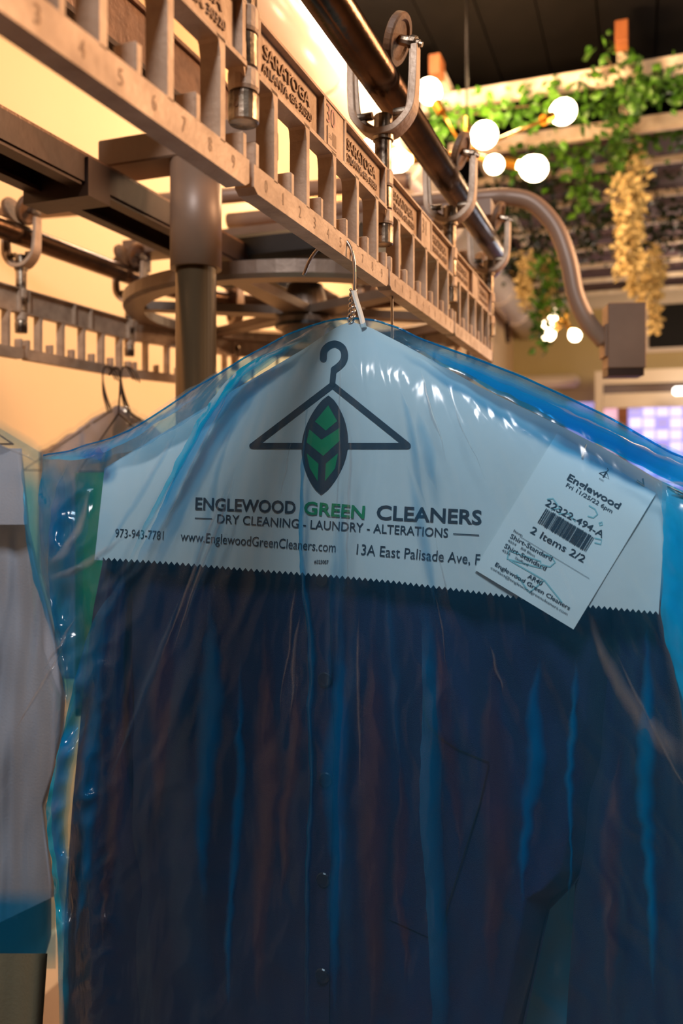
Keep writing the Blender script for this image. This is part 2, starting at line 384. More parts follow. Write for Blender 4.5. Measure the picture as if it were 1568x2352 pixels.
# one link: x along, y outwards, z up (relative to bar height)
Z0 = .159
def link_parts(root):
    T = .0062
    bm = bmesh.new(); prism(bm, [(.001, Z0+.003), (.006, Z0), (.262, Z0), (.267, Z0+.003), (.267, Z0+.016), (.001, Z0+.016)], -T, T)
    bar = put('bar', bm, M['cast'], root)
    p = Print(lambda x, y: Vector((x, T+.0002, -y)))
    for i in range(10):
        x = .0155+.0256*i; p.text(str(i), (x, -(Z0+.0045)), (x+.0035 if i != 1 else x+.0012, -(Z0+.0045)), .0075)
    p.V = [Vector((v.x, T+.0003, v.z)) for v in p.V]; p.build('numbering', M['letter'], bar)['kind'] = 'stuff'
    for i in range(11):
        x = .0055+.0256*i; bm = bmesh.new()
        if i % 2:
            prism(bm, [(x-.0026, Z0+.015), (x+.0026, Z0+.015), (x+.0026, .2295), (x-.0075, .2295), (x-.0042, .226), (x-.0026, .219)], -T, T); put('post', bm, M['cast'], root)
        else:
            box(bm, x-.0026, x+.0026, -T, T, Z0+.015, Z0+.030, .0008); put('tooth', bm, M['cast'], root)
    bm = bmesh.new()
    box(bm, .008, .262, -.001, .0015, .230, .262)                    # web
    box(bm, .006, .264, -T, T, .2275, .2305); box(bm, .006, .264, -T, T, .2625, .2645)
    for x0, x1 in ((.006, .010), (.112, .116), (.154, .158), (.2585, .2625)): box(bm, x0, x1, -T, T, .2300, .263)
    box(bm, .1155, .1545, 0, T-.0008, .2300, .2628)
    pan = put('panel', bm, M['cast'], root)
    for x in (.022, .170):
        p = Print(lambda a, b: Vector((a, .0019, -b)))
        p.text('SARATOGA', (x, -.2475), (x+.072, -.2475), .0085, .01); p.text('ATLANTA, GA. 30320', (x-.002, -.2385), (x+.076, -.2385), .0055, .01)
        bm = bmesh.new(); q = [bm.verts.new(v) for v in p.V]
        for f in p.F:
            try: bm.faces.new([q[i] for i in f])
            except Exception: pass
        r = bmesh.ops.extrude_face_region(bm, geom=list(bm.faces)); bmesh.ops.translate(bm, verts=[g for g in r['geom'] if isinstance(g, bmesh.types.BMVert)], vec=(0, .0008, 0))
        put('lettering', bm, M['letter'], pan)
    bm = bmesh.new(); prism(bm, [(.262, .2275), (.262, .245), (.264, .245), (.271, .2275), (.271, .217), (.266, .217)], -.005, .005)
    lathe(bm, (LINK, 0, .2165), (0, 0, 1), [(0, .0085), (.002, .0092), (.011, .0092), (.0125, .0085)], 18); put('lower_knuckle', bm, M['cast'], root)
    bm = bmesh.new(); box(bm, .262, LINK, -.004, .004, .2505, .2645)
    lathe(bm, (LINK, 0, .2502), (0, 0, 1), [(0, .0086), (.002, .0092), (.013, .0092), (.0145, .0085)], 18); put('upper_knuckle', bm, M['cast'], root)
    bm = bmesh.new(); lathe(bm, (0, 0, .2305), (0, 0, 1), [(0, .0076), (.0005, .0082), (.0185, .0082), (.019, .0076)], 18); box(bm, 0, .008, -.004, .004, .232, .248)
    put('sleeve', bm, M['pin'], root)
LL = ['conveyor link entering from the frame edge above the striped gap', 'near conveyor link with large blurred lettering above the cream wall',
      'sharp conveyor link with a barcode sticker and faded red numerals', 'conveyor link where the clothes hanger hooks', 'conveyor link next beyond the hooked hanger', 'conveyor link last on the straight before the turn wheel']
LL = ['cast metal conveyor link outside the closest end of the near rail', 'cast metal conveyor link nearest the lens with out of focus teeth',
      'cast metal conveyor link with blurred lettering beside the oily hinge cap', 'cast metal conveyor link with the barcode sticker where the wire hanger hooks on',
      'cast metal conveyor link just beyond the one that carries the hanger', 'cast metal conveyor link last on the near straight, before the turn',
      'cast metal conveyor link starting the turn round the spoked wheel', 'cast metal conveyor link in the middle of the turn, behind the wheel',
      'cast metal conveyor link ending the turn behind the square post', 'cast metal conveyor link of the far rail half hidden by the post',
      'cast metal conveyor link of the far rail above the dark wire hooks', 'cast metal conveyor link of the far rail at the cream wall edge', 'cast metal conveyor link outside the far rail end']
links = []
proto = thing('conveyor_link', LL[0], 'conveyor link', group='cast links of the garment conveyor'); link_parts(proto)
for k in range(13):
    if k in (12,): continue
    L_ = proto if k == 0 else copy_tree(proto)
    a, b = R(*JP[k]), R(*JP[k+1])
    L_.location = (a.x, a.y, CAMZ); ang = math.atan2(b.y-a.y, b.x-a.x)
    # outwards is the side away from the loop's middle: local -y
    L_.rotation_euler = (0, 0, ang); L_['label'] = LL[k]; links.append(L_)
# local +y must face outwards (to the right of travel): mirror the mesh data once
for me in {c.data.name: c.data for c in [proto]+list(proto.children_recursive) if c.type == 'MESH'}.values():
    me.transform(Matrix.Scale(-1, 4, (0, 1, 0))); me.flip_normals()
st = bmesh.new(); box(st, .119, .137, -.0062, -.0056, .231, .245, .0003); stk = put('sticker', st, M['sticker'], links[3])
p = Print(lambda a, b: Vector((a, -.0064, -b)))
p.text('E-20', (.121, -.2365), (.127, -.2365), .0032)
for i in range(9): p.stroke([(.1285+i*.0009, -.2335), (.1285+i*.0009, -.2425)], .0004 if i % 3 else .0007)
p.build('sticker_print', M['letter'], stk)
p = Print(lambda a, b: Vector((a, -.0060, -b))); p.text('30', (.118, -.2475), (.135, -.2475), .013); p.build('painted_number', M['red'], links[3])
p = Print(lambda a, b: Vector((a, -.0060, -b))); p.text('31', (.118, -.2425), (.135, -.2425), .015); p.build('painted_number', M['letter'], links[4])

# trolleys: x across the rail (outwards = +x), y along, z relative to lens height
def trolley_parts(root):
    bm = bmesh.new(); pts = smoothline([(-.030, 0, .368), (-.029, 0, .335), (-.026, 0, .315), (-.013, 0, .301), (0, 0, .298), (.013, 0, .301), (.026, 0, .315), (.029, 0, .335), (.030, 0, .372)], 4)
    n = len(pts); prev = None
    for i, q in enumerate(pts):         # U of T-shaped section, broad at the foot
        d = (pts[min(i+1, n-1)]-pts[max(i-1, 0)]).normalized(); nn = Vector((-d.z, 0, d.x)); k = 1-abs(i/(n-1)-.5)*2
        hw = .0062+.0050*k; th = .0030
        ring = [bm.verts.new(q+nn*s1*th+Vector((0, s2*hw, 0))) for s1, s2 in ((-1, -1), (1, -1), (1, 1), (-1, 1))]
        if prev: [bm.faces.new((prev[j], prev[(j+1) % 4], ring[(j+1) % 4], ring[j])) for j in range(4)]
        else: bm.faces.new(ring)
        prev = ring
    bm.faces.new(prev)
    prev = None
    for i, q in enumerate(pts):         # inner stiffening rib
        d = (pts[min(i+1, n-1)]-pts[max(i-1, 0)]).normalized(); nn = Vector((-d.z, 0, d.x)); k = 1-abs(i/(n-1)-.5)*2
        ring = [bm.verts.new(q+nn*s1+Vector((0, s2*.0016, 0))) for s1, s2 in ((.001, -1), (.0055+.002*k, -1), (.0055+.002*k, 1), (.001, 1))]
        if prev: [bm.faces.new((prev[j], prev[(j+1) % 4], ring[(j+1) % 4], ring[j])) for j in range(4)]
        else: bm.faces.new(ring)
        prev = ring
    bm.faces.new(prev)
    bmesh.ops.bevel(bm, geom=list(bm.edges), offset=.0006, segments=1, affect='EDGES')
    put('yoke', bm, M['cast'], root, False)
    for s in (-1, 1):
        ax = Vector((s*.93, 0, -.36)); c = Vector((s*.0139, 0, .381))
        bm = bmesh.new(); lathe(bm, c-ax*.0045, ax, [(0, .016), (0, .0213), (.001, .0225), (.0065, .0225), (.008, .0213), (.008, .017), (.006, .015), (.006, .006)], 32)
        put('roller', bm, M['wheel'], root, False)
        bm = bmesh.new(); lathe(bm, c+ax*.002, ax, [(0, .0045), (.010, .0045), (.010, .006), (.015, .006), (.015, .0036), (.019, .0036), (.019, .0026), (.022, .0022)], 10)
        bolt = put('axle_bolt', bm, M['pin'], root)
        bm = bmesh.new(); lathe(bm, c+ax*.0135, ax, [(0, .0058), (.0045, .0058)], 6); put('nut', bm, M['pin'], bolt)
    for s in (-1, 1):
        bm = bmesh.new(); lathe(bm, (s*.010, 0, .316), (s, 0, 0), [(0, .0038), (.018, .0038)], 12); put('side_pin', bm, M['pin'], root)
    bm = bmesh.new(); lathe(bm, (0, 0, .262), (0, 0, 1), [(0, .0078), (.030, .0078), (.030, .0095), (.034, .0098), (.0345, .0085), (.052, .0085), (.053, .0076)], 20)
    put('stem', bm, M['pin'], root, False)
    bm = bmesh.new(); lathe(bm, (0, 0, .1985), (0, 0, 1), [(0, .0070), (0, .0082), (.001, .0090), (.0155, .0092), (.017, .0088), (.018, .006)], 20)
    cap = put('pin_cap', bm, M['pin'], root)
    bm = bmesh.new(); lathe(bm, (0, -.0085, .2065), (0, -1, 0), [(0, .0016), (.0012, .0016)], 10); put('grease_nipple', bm, M['letter'], cap)
TL = ['pipe trolley above the link outside the frame', 'pipe trolley outside the upper frame edge', 'pipe trolley with the oily pin cap before the blurred link', 'sharp pipe trolley with tilted brown roller, largest in view',
      'pipe trolley second along the near pipe, beside the lit bulbs', 'pipe trolley third along the near pipe, with bluish glints', 'pipe trolley at the start of the turn, behind the third one', 'pipe trolley at the back of the turn wheel',
      'pipe trolley at the end of the turn behind the hub', 'pipe trolley at the rim end of the spoked wheel, left of the post', 'pipe trolley on the far pipe with a clear round yoke', 'pipe trolley beyond the far rail edge', 'pipe trolley last on the far pipe']
TL = [s.replace('left of the post', 'before the round post') for s in TL]
tp = thing('pipe_trolley', TL[0], 'trolley', group='trolleys riding on the track pipe'); trolley_parts(tp)
for k in range(13):
    q = tp if k == 0 else copy_tree(tp)
    c = R(*JP[k]); q.location = (c.x, c.y, CAMZ); q['label'] = TL[k]
    s = joints[k]; a = R(*path(s-.01)); b = R(*path(s+.01)); q.rotation_euler = (0, 0, math.atan2(b.y-a.y, b.x-a.x)-math.pi/2)

# ------------------------------------------------------------------ frame of the conveyor
def cyl(name, m, pts, r, parent=None, n=24, caps=True, base=Vector((0, 0, 0))):
    bm = bmesh.new(); tube(bm, [Vector(p)-base for p in pts], r, n, caps); return put(name, bm, m, parent, True)
pc = R(0, 0, 0); PX, PY = (450-CX)/F*1.0, 1.0
post = thing('support_post', 'round steel support post with a wider taupe sleeve in front of the spoked wheel', 'post', (PX, PY, 0))
bm = bmesh.new(); lathe(bm, (0, 0, 0), (0, 0, 1), [(0, .0), (0, .08), (.01, .08), (.012, .0252), (CAMZ+.30, .0252)], 32); put('lower_pole', bm, M['galv'], post, False)
for p_ in post.children[-1].data.polygons: p_.use_smooth = abs(p_.normal.z) < .5
bm = bmesh.new(); lathe(bm, (0, 0, CAMZ+.245), (0, 0, 1), [(0, .027), (0, .0318), (.132, .0318)], 32); sl = put('sleeve', bm, M['frame'], post, False)
for p_ in sl.data.polygons: p_.use_smooth = abs(p_.normal.z) < .5
# cross beam above the post, in the rail frame
tP = (PX*SN + (PY-.62)*CS); oP = (PX*CS - (PY-.62)*SN)
cb = rbox('cross_beam', M['frame'], tP-.03, tP+.03, oP-.125, oP+.10, .3775, .412, None, .002); tag(cb, 'flat taupe steel cross beam resting on top of the round post', 'beam')
mb = thing('main_beam', 'long dusty brown steel beam above the rail frame, seen through the link teeth', 'beam', R(0, -.3, .45))
rbox('web', M['beam'], -1.2, .40, -.312, -.305, .447, .507, mb); rbox('flange', M['darkframe'], -1.2, .40, -.36, -.300, .441, .447, mb); rbox('flange', M['beam'], -1.2, .40, -.36, -.300, .507, .512, mb)
tag(rbox('beam_stub', M['frame'], .29, .35, oP-.03, oP+.03, .412, .441), 'short taupe steel spacer between cross beam and main beam', 'spacer')
tk = thing('rail_frame', 'pair of dark brown steel rails with a cross tie beside the round post', 'rail frame', R(0, -.4, .33))
for o_ in (-.375, -.452):
    rbox('side_rail', M['darkframe'], -.8, 1.0, o_-.003, o_+.003, .322, .352, tk); rbox('rail_flange', M['darkframe'], -.8, 1.0, o_-.018 if o_ > -.4 else o_, o_ if o_ > -.4 else o_+.018, .318, .323, tk)
rbox('top_plate', M['beam'], -.8, 1.0, -.452, -.375, .352, .357, tk)
rbox('cross_tie', M['darkframe'], .17, .21, -.46, -.368, .306, .350, tk)
# second cross beam over the wheel, with bracket leg down to the far pipe
C0 = R(TC, -RR, 0)
b2 = thing('axle_beam', 'taupe steel beam over the spoked wheel with a leg on the far pipe', 'beam', (C0.x, C0.y, CAMZ+.4))
rbox('beam', M['frame'], TC-.03, TC+.03, -2*RR-.03, .0, .392, .417, b2); rbox('leg', M['frame'], TC-.03, TC-.0, -2*RR-.03, -2*RR+.012, .361, .392, b2)
bm = bmesh.new(); box(bm, -.19, .15, -.13, .05, .330, .374, .008)
mo = put('drive_motor', bm, M['black']); mo.location = (C0.x, C0.y, CAMZ); mo.rotation_euler = (0, 0, RZ); tag(mo, 'black drive motor housing hanging over the spoked wheel', 'motor')
# spoked wheel
wh = thing('turn_wheel', 'horizontal six-spoked cast wheel that turns the conveyor round', 'wheel', (C0.x, C0.y, CAMZ+.268))
bm = bmesh.new(); n = 72; RO, RI = .306, .272; prev = None; rings = []
for i in range(n):
    a = 2*math.pi*i/n; rings.append([bm.verts.new((r*math.cos(a), r*math.sin(a), z)) for r, z in ((RI, -.012), (RO-.004, -.012), (RO, -.006), (RO, .012), (RO-.01, .014), (RI, .004))])
for i in range(n):
    a, b = rings[i], rings[(i+1) % n]
    for k in range(6): bm.faces.new((a[k], a[(k+1) % 6], b[(k+1) % 6], b[k]))
put('rim', bm, M['wheelc'], wh, False)
for k in range(6):
    a = math.radians(12+60*k); u = Vector((math.cos(a), math.sin(a), 0)); v = Vector((-u.y, u.x, 0)); bm = bmesh.new()
    P_ = [u*.03-v*.022, u*.275-v*.013, u*.275+v*.013, u*.03+v*.022]
    lo = [bm.verts.new(q+Vector((0, 0, -.010))) for q in P_]; hi = [bm.verts.new(q+Vector((0, 0, .004))) for q in P_]
    bm.faces.new(lo[::-1]); bm.faces.new(hi)
    for j in range(4): bm.faces.new((lo[j], lo[(j+1) % 4], hi[(j+1) % 4], hi[j]))
    put('spoke', bm, M['wheelc'], wh)
bm = bmesh.new(); lathe(bm, (0, 0, -.06), (0, 0, 1), [(0, .0), (0, .034), (.028, .042), (.03, .05), (.045, .052), (.047, .045), (.07, .04), (.105, .03)], 28); put('hub', bm, M['wheelc'], wh)
bm = bmesh.new(); lathe(bm, (0, 0, -.030), (0, 0, 1), [(0, .05), (0, .053), (.006, .053), (.006, .05)], 28); put('hub_ring', bm, M['black'], wh)
# long tubes
tA = thing('long_tube', 'straight pale taupe tube crossing behind the rails with an open end', 'tube', W(400, 460, 1.65))
a, b = W(-50, 497, 1.72), W(940, 414, 1.50); cyl('tube', M['tubep'], [a, b], .0155, tA, 24, True, tA.location)
bm = bmesh.new(); d = (b-a).normalized(); lathe(bm, b-d*.004-tA.location, d, [(0, .0155), (0, .0172), (.006, .0172), (.006, .0125), (.001, .0125)], 24); put('end_collar', bm, M['tubep'], tA)
bm = bmesh.new(); lathe(bm, b+d*.0005-tA.location, d, [(0, .0122), (.001, .0122)], 24); put('tube_bore_shade', bm, M['black'], tA)  # black disc stands in for the shade inside the tube end
tB = thing('bent_tube', 'taupe tube that bends down to the hanging metal control box', 'tube', W(1200, 455, 1.4))
pts = smoothline([W(525, 508, 1.58), W(930, 466, 1.47), W(1100, 455, 1.42), W(1170, 453, 1.41), W(1225, 468, 1.40), W(1275, 522, 1.39), W(1305, 600, 1.38), W(1322, 680, 1.375), W(1350, 740, 1.37), W(1388, 785, 1.37)], 8)
cyl('tube', M['tubep'], pts, .0150, tB, 20, True, tB.location)
bm = bmesh.new(); box(bm, -.031, .031, -.025, .025, -.055, .055, .0015)
bx = thing('control_box', 'taupe metal control box at the end of the bent tube', 'box', W(1432, 775, 1.37)); bx.rotation_euler = (0, 0, RZ*.35)
put('housing', bm, M['frame'], bx); bm = bmesh.new(); box(bm, -.031, .028, -.024, .024, -.068, -.055, .001); put('bottom_flap', bm, M['darkframe'], bx)
bm = bmesh.new(); box(bm, -.036, -.031, -.024, .024, -.035, .02, .001); put('mounting_plate', bm, M['frame'], bx)

# ------------------------------------------------------------------ pergola, vines, chandeliers
pg = thing('pergola', 'whitewashed wooden pergola slats hung below the black ceiling', 'pergola', R(4, .5, 1.8))
for k in range(9):
    t = 3.3+.62*k; rbox('slat', M['wood'], t, t+.045, -.80, 3.2, 1.76 if k < 2 else 1.80, 1.84, pg, .004)
for k in range(8):
    rbox('roof_board', M['purple'], 4.2+k*.56, 4.73+k*.56, -.78, 3.2, 1.905, 1.93, pg, .003)
for o_ in (-.70, .125, .95, 1.78, 2.6):
    rbox('rafter', M['wood'], 3.18, 8.5, o_, o_+.045, 1.84, 1.90, pg, .003); rbox('rafter_end_lit', M['woodo'], 3.08, 3.185, o_-.004, o_+.049, 1.835, 1.925, pg, .002)  # orange ends: warm light on the rafter faces put into colour
def leaf_mesh(name, m, blobs, count, size, label=None, stem=None, cat='vine', group=None):
    V, Fc = [], []
    for _ in range(count):
        c, sp = random.choice(blobs); p = c + Vector((random.gauss(0, sp[0]), random.gauss(0, sp[1]), random.gauss(0, sp[2])))
        u = Vector((random.uniform(-1, 1), random.uniform(-1, 1), random.uniform(-1.2, .4))).normalized(); w = u.orthogonal().normalized()
        w = (Matrix.Rotation(random.uniform(0, 6.28), 3, u) @ w); s = size*random.uniform(.6, 1.3); nn = u.cross(w)
        n0 = len(V); V += [p, p+u*s*.35+w*s*.42+nn*s*.1, p+u*s*.75+w*s*.28, p+u*s*1.15, p+u*s*.75-w*s*.28, p+u*s*.35-w*s*.42+nn*s*.1, p+u*s*.5-nn*s*.08]
        Fc += [(n0, n0+1, n0+6), (n0+1, n0+2, n0+6), (n0+2, n0+3, n0+6), (n0+3, n0+4, n0+6), (n0+4, n0+5, n0+6), (n0+5, n0, n0+6)]
    o = thing(name, label, cat, blobs[0][0], group=group)
    lo = raw('foliage' if m is not M['petal'] else 'petals', [v-blobs[0][0] for v in V], Fc, m, o, False); lo['kind'] = 'stuff'
    if stem:
        bm = bmesh.new(); tube(bm, [q-blobs[0][0] for q in smoothline(stem, 4)], .004, 5); put('stem', bm, M['stem'], o, True)
    return o
def garland(pts, Y, sp, count, m, label, size=.045):
    P = [W(x, y, Y+dy) for x, y, dy in pts]; q = smoothline(P, 5)
    return leaf_mesh('ivy_garland', m, [(c, (sp, sp*.5, sp)) for c in q], count, size, label, P, 'vine', 'ivy garlands on the pergola')
garland([(960, 270, 0), (1040, 270, 0), (1150, 250, 0), (1250, 240, 0), (1330, 225, 0), (1400, 200, 0)], 3.75, .05, 300, M['leaf'], 'bright ivy garland along the nearest pergola slat among the bulbs')
garland([(1390, 130, 0), (1440, 190, 0), (1500, 200, 0), (1568, 190, 0), (1650, 170, 0)], 3.6, .05, 200, M['leaf'], 'ivy garland spilling over the nearest slat past the rafter end')
garland([(1425, 200, 0), (1420, 280, .3), (1430, 350, .6), (1420, 420, 1)], 3.7, .05, 240, M['leaf'], 'thick ivy garland wound round the rafter with the lit end')
garland([(1180, 370, 0), (1260, 365, 0), (1340, 350, 0), (1460, 320, 0), (1600, 300, 0)], 4.4, .06, 260, M['leaf'], 'ivy garland along the second pergola slat')
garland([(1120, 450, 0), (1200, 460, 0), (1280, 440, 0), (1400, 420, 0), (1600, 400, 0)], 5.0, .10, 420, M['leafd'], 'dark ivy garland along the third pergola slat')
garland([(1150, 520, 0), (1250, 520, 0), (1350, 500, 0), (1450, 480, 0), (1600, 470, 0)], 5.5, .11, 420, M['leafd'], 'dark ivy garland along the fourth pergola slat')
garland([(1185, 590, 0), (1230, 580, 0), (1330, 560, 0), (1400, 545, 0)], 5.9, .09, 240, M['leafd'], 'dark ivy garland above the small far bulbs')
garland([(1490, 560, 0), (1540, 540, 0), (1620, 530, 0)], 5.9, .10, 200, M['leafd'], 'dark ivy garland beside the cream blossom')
garland([(1240, 590, 0), (1240, 660, 0), (1235, 730, 0), (1245, 790, 0)], 5.2, .03, 150, M['leaf'], 'ivy strand hanging just before the small far bulbs')
garland([(1275, 590, 0), (1272, 650, 0), (1285, 720, 0)], 5.2, .035, 130, M['leaf'], 'short ivy strand hanging beside the longer one')
garland([(1335, 370, 0), (1340, 430, 0), (1335, 470, 0)], 4.4, .03, 70, M['leaf'], 'small ivy tuft hanging under the second slat')
def blossom(x, y0, y1, Y, r, n, label):
    P = [W(x+4*math.sin(k), y0+(y1-y0)*k/6, Y) for k in range(7)]
    return leaf_mesh('wisteria_cluster', M['petal'], [(c, (r*(1-.08*i), r*.7, .03)) for i, c in enumerate(P)], n, .035, label, P, 'blossom', 'cream wisteria hung from the pergola')
blossom(1430, 420, 610, 4.3, .028, 420, 'longest cream wisteria cluster below the rafter'); blossom(1462, 360, 600, 4.35, .026, 480, 'cream wisteria cluster close beside the longest one')
blossom(1455, 590, 660, 4.8, .022, 160, 'lower pale wisteria cluster under the pair'); blossom(1505, 580, 740, 4.8, .022, 300, 'pale wisteria cluster in front of the black wall screen')
blossom(1208, 590, 690, 5.3, .04, 260, 'pale wisteria cluster over the wall corner'); blossom(1255, 600, 720, 5.4, .026, 240, 'pale wisteria cluster between two ivy strands')
blossom(1478, 600, 690, 4.8, .02, 160, 'thin pale wisteria cluster beside the screen frame')
def chandelier(name, c, bulbs, Y, label, rod=True, rb=.045):
    root = thing(name, label, 'chandelier', c)
    bm = bmesh.new(); bmesh.ops.create_icosphere(bm, subdivisions=2, radius=rb*.55); put('hub', bm, M['brass'], root, True)
    if rod: cyl('rod', M['brass'], [Vector((0, 0, 0)), Vector((0, 0, .13))], .011, root, 10); cyl('cord', M['black'], [Vector((0, 0, .13)), Vector((0, 0, CAMZ+CE-c.z-.05))], .004, root, 8)
    for (x, y, dy, s) in bulbs:
        p = W(x, y, Y+dy)-c; d = p.normalized(); L = p.length; r = rb*s; bm = bmesh.new(); tube(bm, [d*.01, d*(L-r*2.2)], r*.14, 8)
        arm = put('arm', bm, M['brass'], root, True)
        bm = bmesh.new(); lathe(bm, d*(L-r*2.5), d, [(0, r*.2), (.0, r*.42), (r*1.1, r*.42), (r*1.1, r*.2)], 14); put('socket', bm, M['brass'], arm)
        bm = bmesh.new(); lathe(bm, d*(L-r*1.5), d, [(0, r*.34)]+[(r*1.5-r*math.cos(a*math.pi/10)*(1.25 if a < 5 else 1), max(r*.34 if a < 2 else 0, r*math.sin(a*math.pi/10))) for a in range(1, 11)], 18); put('bulb', bm, M['bulb'], arm, True)
    return root
chandelier('bulb_chandelier', W(1072, 352, 2.9), [(985, 208, .1, 1), (1112, 310, -.35, .95), (1135, 378, -.3, .7), (1228, 387, -.1, 1), (1294, 256, .25, 1.1), (852, 345, .2, .95), (910, 370, -.1, .9)], 2.9,
           'brass chandelier with seven glowing pear bulbs among the ivy')
chandelier('bulb_chandelier', W(1300, 742, 6.2), [(1268, 722, -.1, 1), (1257, 747, -.2, .9), (1259, 768, -.3, 1.1), (1320, 771, -.1, 1)], 6.2,
           'small far brass chandelier with four bulbs before the olive wall', True, .045)

# ------------------------------------------------------------------ the bagged shirts in focus
PAPER_TOP = [(222, 1095), (240, 1075), (400, 978), (560, 882), (700, 800), (770, 752), (805, 738), (850, 752), (940, 798), (1100, 888), (1300, 985), (1400, 1037), (1480, 1083), (1532, 1115)]
FILM_TOP = [(0, 1075), (100, 1045), (160, 1036), (190, 1024), (250, 1008), (300, 987), (345, 960), (400, 924), (450, 889), (505, 857), (560, 822), (620, 790), (660, 768), (720, 746), (760, 735), (805, 730), (860, 735), (920, 755), (960, 776), (1020, 798), (1100, 827), (1200, 866), (1300, 912), (1400, 960), (1480, 1006), (1540, 1040), (1600, 1062), (1750, 1120)]
def paper_w(x, y):
    d = max(0, y - sinterp(PAPER_TOP, x))
    k = 1-math.exp(-d/90)
    return .002 + .030*k + .0016*k*math.sin(x*.011+y*.003) + .0048*k*nz((x-805)/(y-330)*5, y*.0016, 1)
def shirt_w(x, y, amp=1):
    d = max(0, y-sinterp(PAPER_TOP, x)-30); k = 1-math.exp(-d/120)
    ph = (x-805)/(y-500)
    f = .55*nz(ph*7, y*.0007, 2) + .35*nz(ph*15, y*.0012, 3) + .12*nz(x*.02, y*.006, 5)
    k2 = min(1, max(.25, (y-1300)/400))
    return -.006 + .022*k + .036*f*k2*amp
def ridge(v): return (1-abs(v)*2)
def film_w(x, y):
    d = max(0, y-sinterp(FILM_TOP, x)); k = 1-math.exp(-d/60)
    ph = (x-805)/(y-330)
    low = min(1, max(0, (y-1350)/500))
    left = max(0, min(1, (300-x)/150))
    w = .045*k + .003*low
    w += k*(.0022+.0022*low)*nz(ph*13, y*.0012, 8) + k*.0016*(.15+.85*min(1, d/320))*ridge(nz(ph*26+.8*nz(x*.01, y*.01, 3), y*.003, 9)) + k*.0012*nz(x*.03, y*.012, 11)
    w += left*k*(.012*nz(x*.013, y*.009, 12) + .006*ridge(nz(x*.02+y*.012, y*.012-x*.01, 13)))
    return w
def grid_sheet(name, nx, ny, fn, m, parent, smooth=True):
    V = [fn(i/nx, j/ny) for j in range(ny+1) for i in range(nx+1)]
    Fc = [(j*(nx+1)+i, j*(nx+1)+i+1, (j+1)*(nx+1)+i+1, (j+1)*(nx+1)+i) for j in range(ny) for i in range(nx)]
    return raw(name, V, Fc, m, parent, smooth)

# hanger
hg = thing('wire_hanger', 'twisted wire clothes hanger hooked over the conveyor bar, its double hook showing', 'hanger')
for w_ in (.004, -.004):
    bm = bmesh.new()
    hk = [PL(H0, x, y, w_+dw) for x, y, dw in ((697, 632, 0), (712, 596, 0), (733, 568, 0), (752, 551, 0), (771, 543, 0), (790, 549, 0), (805, 570, 0), (813, 605, 0), (814, 650, 0), (812, 690, 0))]
    tube(bm, smoothline(hk, 5), .0013, 8)
    put('hook', bm, M['wire'], hg, True)
bm = bmesh.new()
for ph in (0, math.pi):
    pts = []
    for k in range(60):
        y = 665+k*1.6; a = k*.42+ph; pts.append(PL(H0, 811-(k*.10)+6*math.cos(a), y, .0028*math.sin(a)))
    tube(bm, pts, .0012, 6)
put('twisted_neck', bm, M['wire'], hg, True)
bm = bmesh.new(); sh = [PL(H0, x, y, 0) for x, y in ((805, 758), (700, 815), (560, 897), (400, 993), (262, 1085), (300, 1115), (784, 1120), (1300, 1140), (1500, 1112), (1300, 1000), (1100, 903), (940, 813), (805, 758))]
tube(bm, sh, .0013, 6); put('shoulder_wire', bm, M['wire'], hg, True)
bm = bmesh.new(); tube(bm, smoothline([PL(H0, 812, 668, .006), PL(H0, 818, 690, .006), PL(H0, 826, 715, .006), PL(H0, 836, 752, .006)], 4), .0030, 6, True, .35); put('paper_tie', bm, M['paper'], hg, False)

# shirt
SH = thing('navy_shirt', 'dark navy cotton shirt on the sharp hanger, in blue film under the printed cape', 'shirt')
BL = [(1050, 330), (1250, 270), (1400, 285), (1600, 290), (1900, 270), (2352, 300), (2800, 330)]
BR = [(1050, 1440), (1250, 1440), (1420, 1430), (1800, 1400), (2000, 1350), (2045, 1305), (2062, 1268), (2352, 1205), (2800, 1150)]
def body(u, v, back=False):
    y0 = 760+0*u; xt = 300+u*(1460-300)
    yt = sinterp(PAPER_TOP, xt)+26
    y = yt+(2750-yt)*v; x = interp(BL, y)*(1-u)+interp(BR, y)*u
    if y < 1250: x = xt*(1-(v*3 if v < .33 else 1)) + x*(v*3 if v < .33 else 1)
    e = min(1, max(0, min(u, 1-u))/.06)**.5
    if back: return PL(H0, x, y, -.035*e)
    return PL(H0, x, y, shirt_w(x, y)*e - .02*(1-e))
grid_sheet('body', 220, 170, body, M['navy'], SH); grid_sheet('back_panel', 30, 30, lambda u, v: body(u, v, True), M['navy'], SH)
def sleeve(name, LE, RE, y0, y1, seed, lift=.012, m=None, H=H0, parent=None, fold=.012, nx=70, ny=120):
    def fn(u, v):
        y = y0+(y1-y0)*v; a, b = interp(LE, y), interp(RE, y)
        ang = u*2*math.pi; cx = (a+b)/2; hw = (b-a)/2
        x = cx-hw*math.cos(ang)
        s = math.sin(ang)
        top = min(1, v/.12)
        w = lift + .022*s*top + (fold*nz((x-cx)/hw*1.6+seed, y*.0016, seed)+.35*fold*nz((x-cx)/hw*4.2, y*.004, seed+3))*(1 if s > 0 else .2)*abs(s)**.4
        return PL(H, x, y, w)
    return grid_sheet(name, nx, ny, fn, m or M['navy'], parent or SH)
sleeve('sleeve', [(1080, 245), (1290, 236), (1400, 214), (1600, 190), (1850, 166), (2100, 148), (2300, 143), (2700, 150)], [(1080, 380), (1300, 315), (1500, 305), (1700, 312), (1900, 345), (2100, 400), (2352, 480), (2700, 560)], 1080, 2700, 3, -.008)
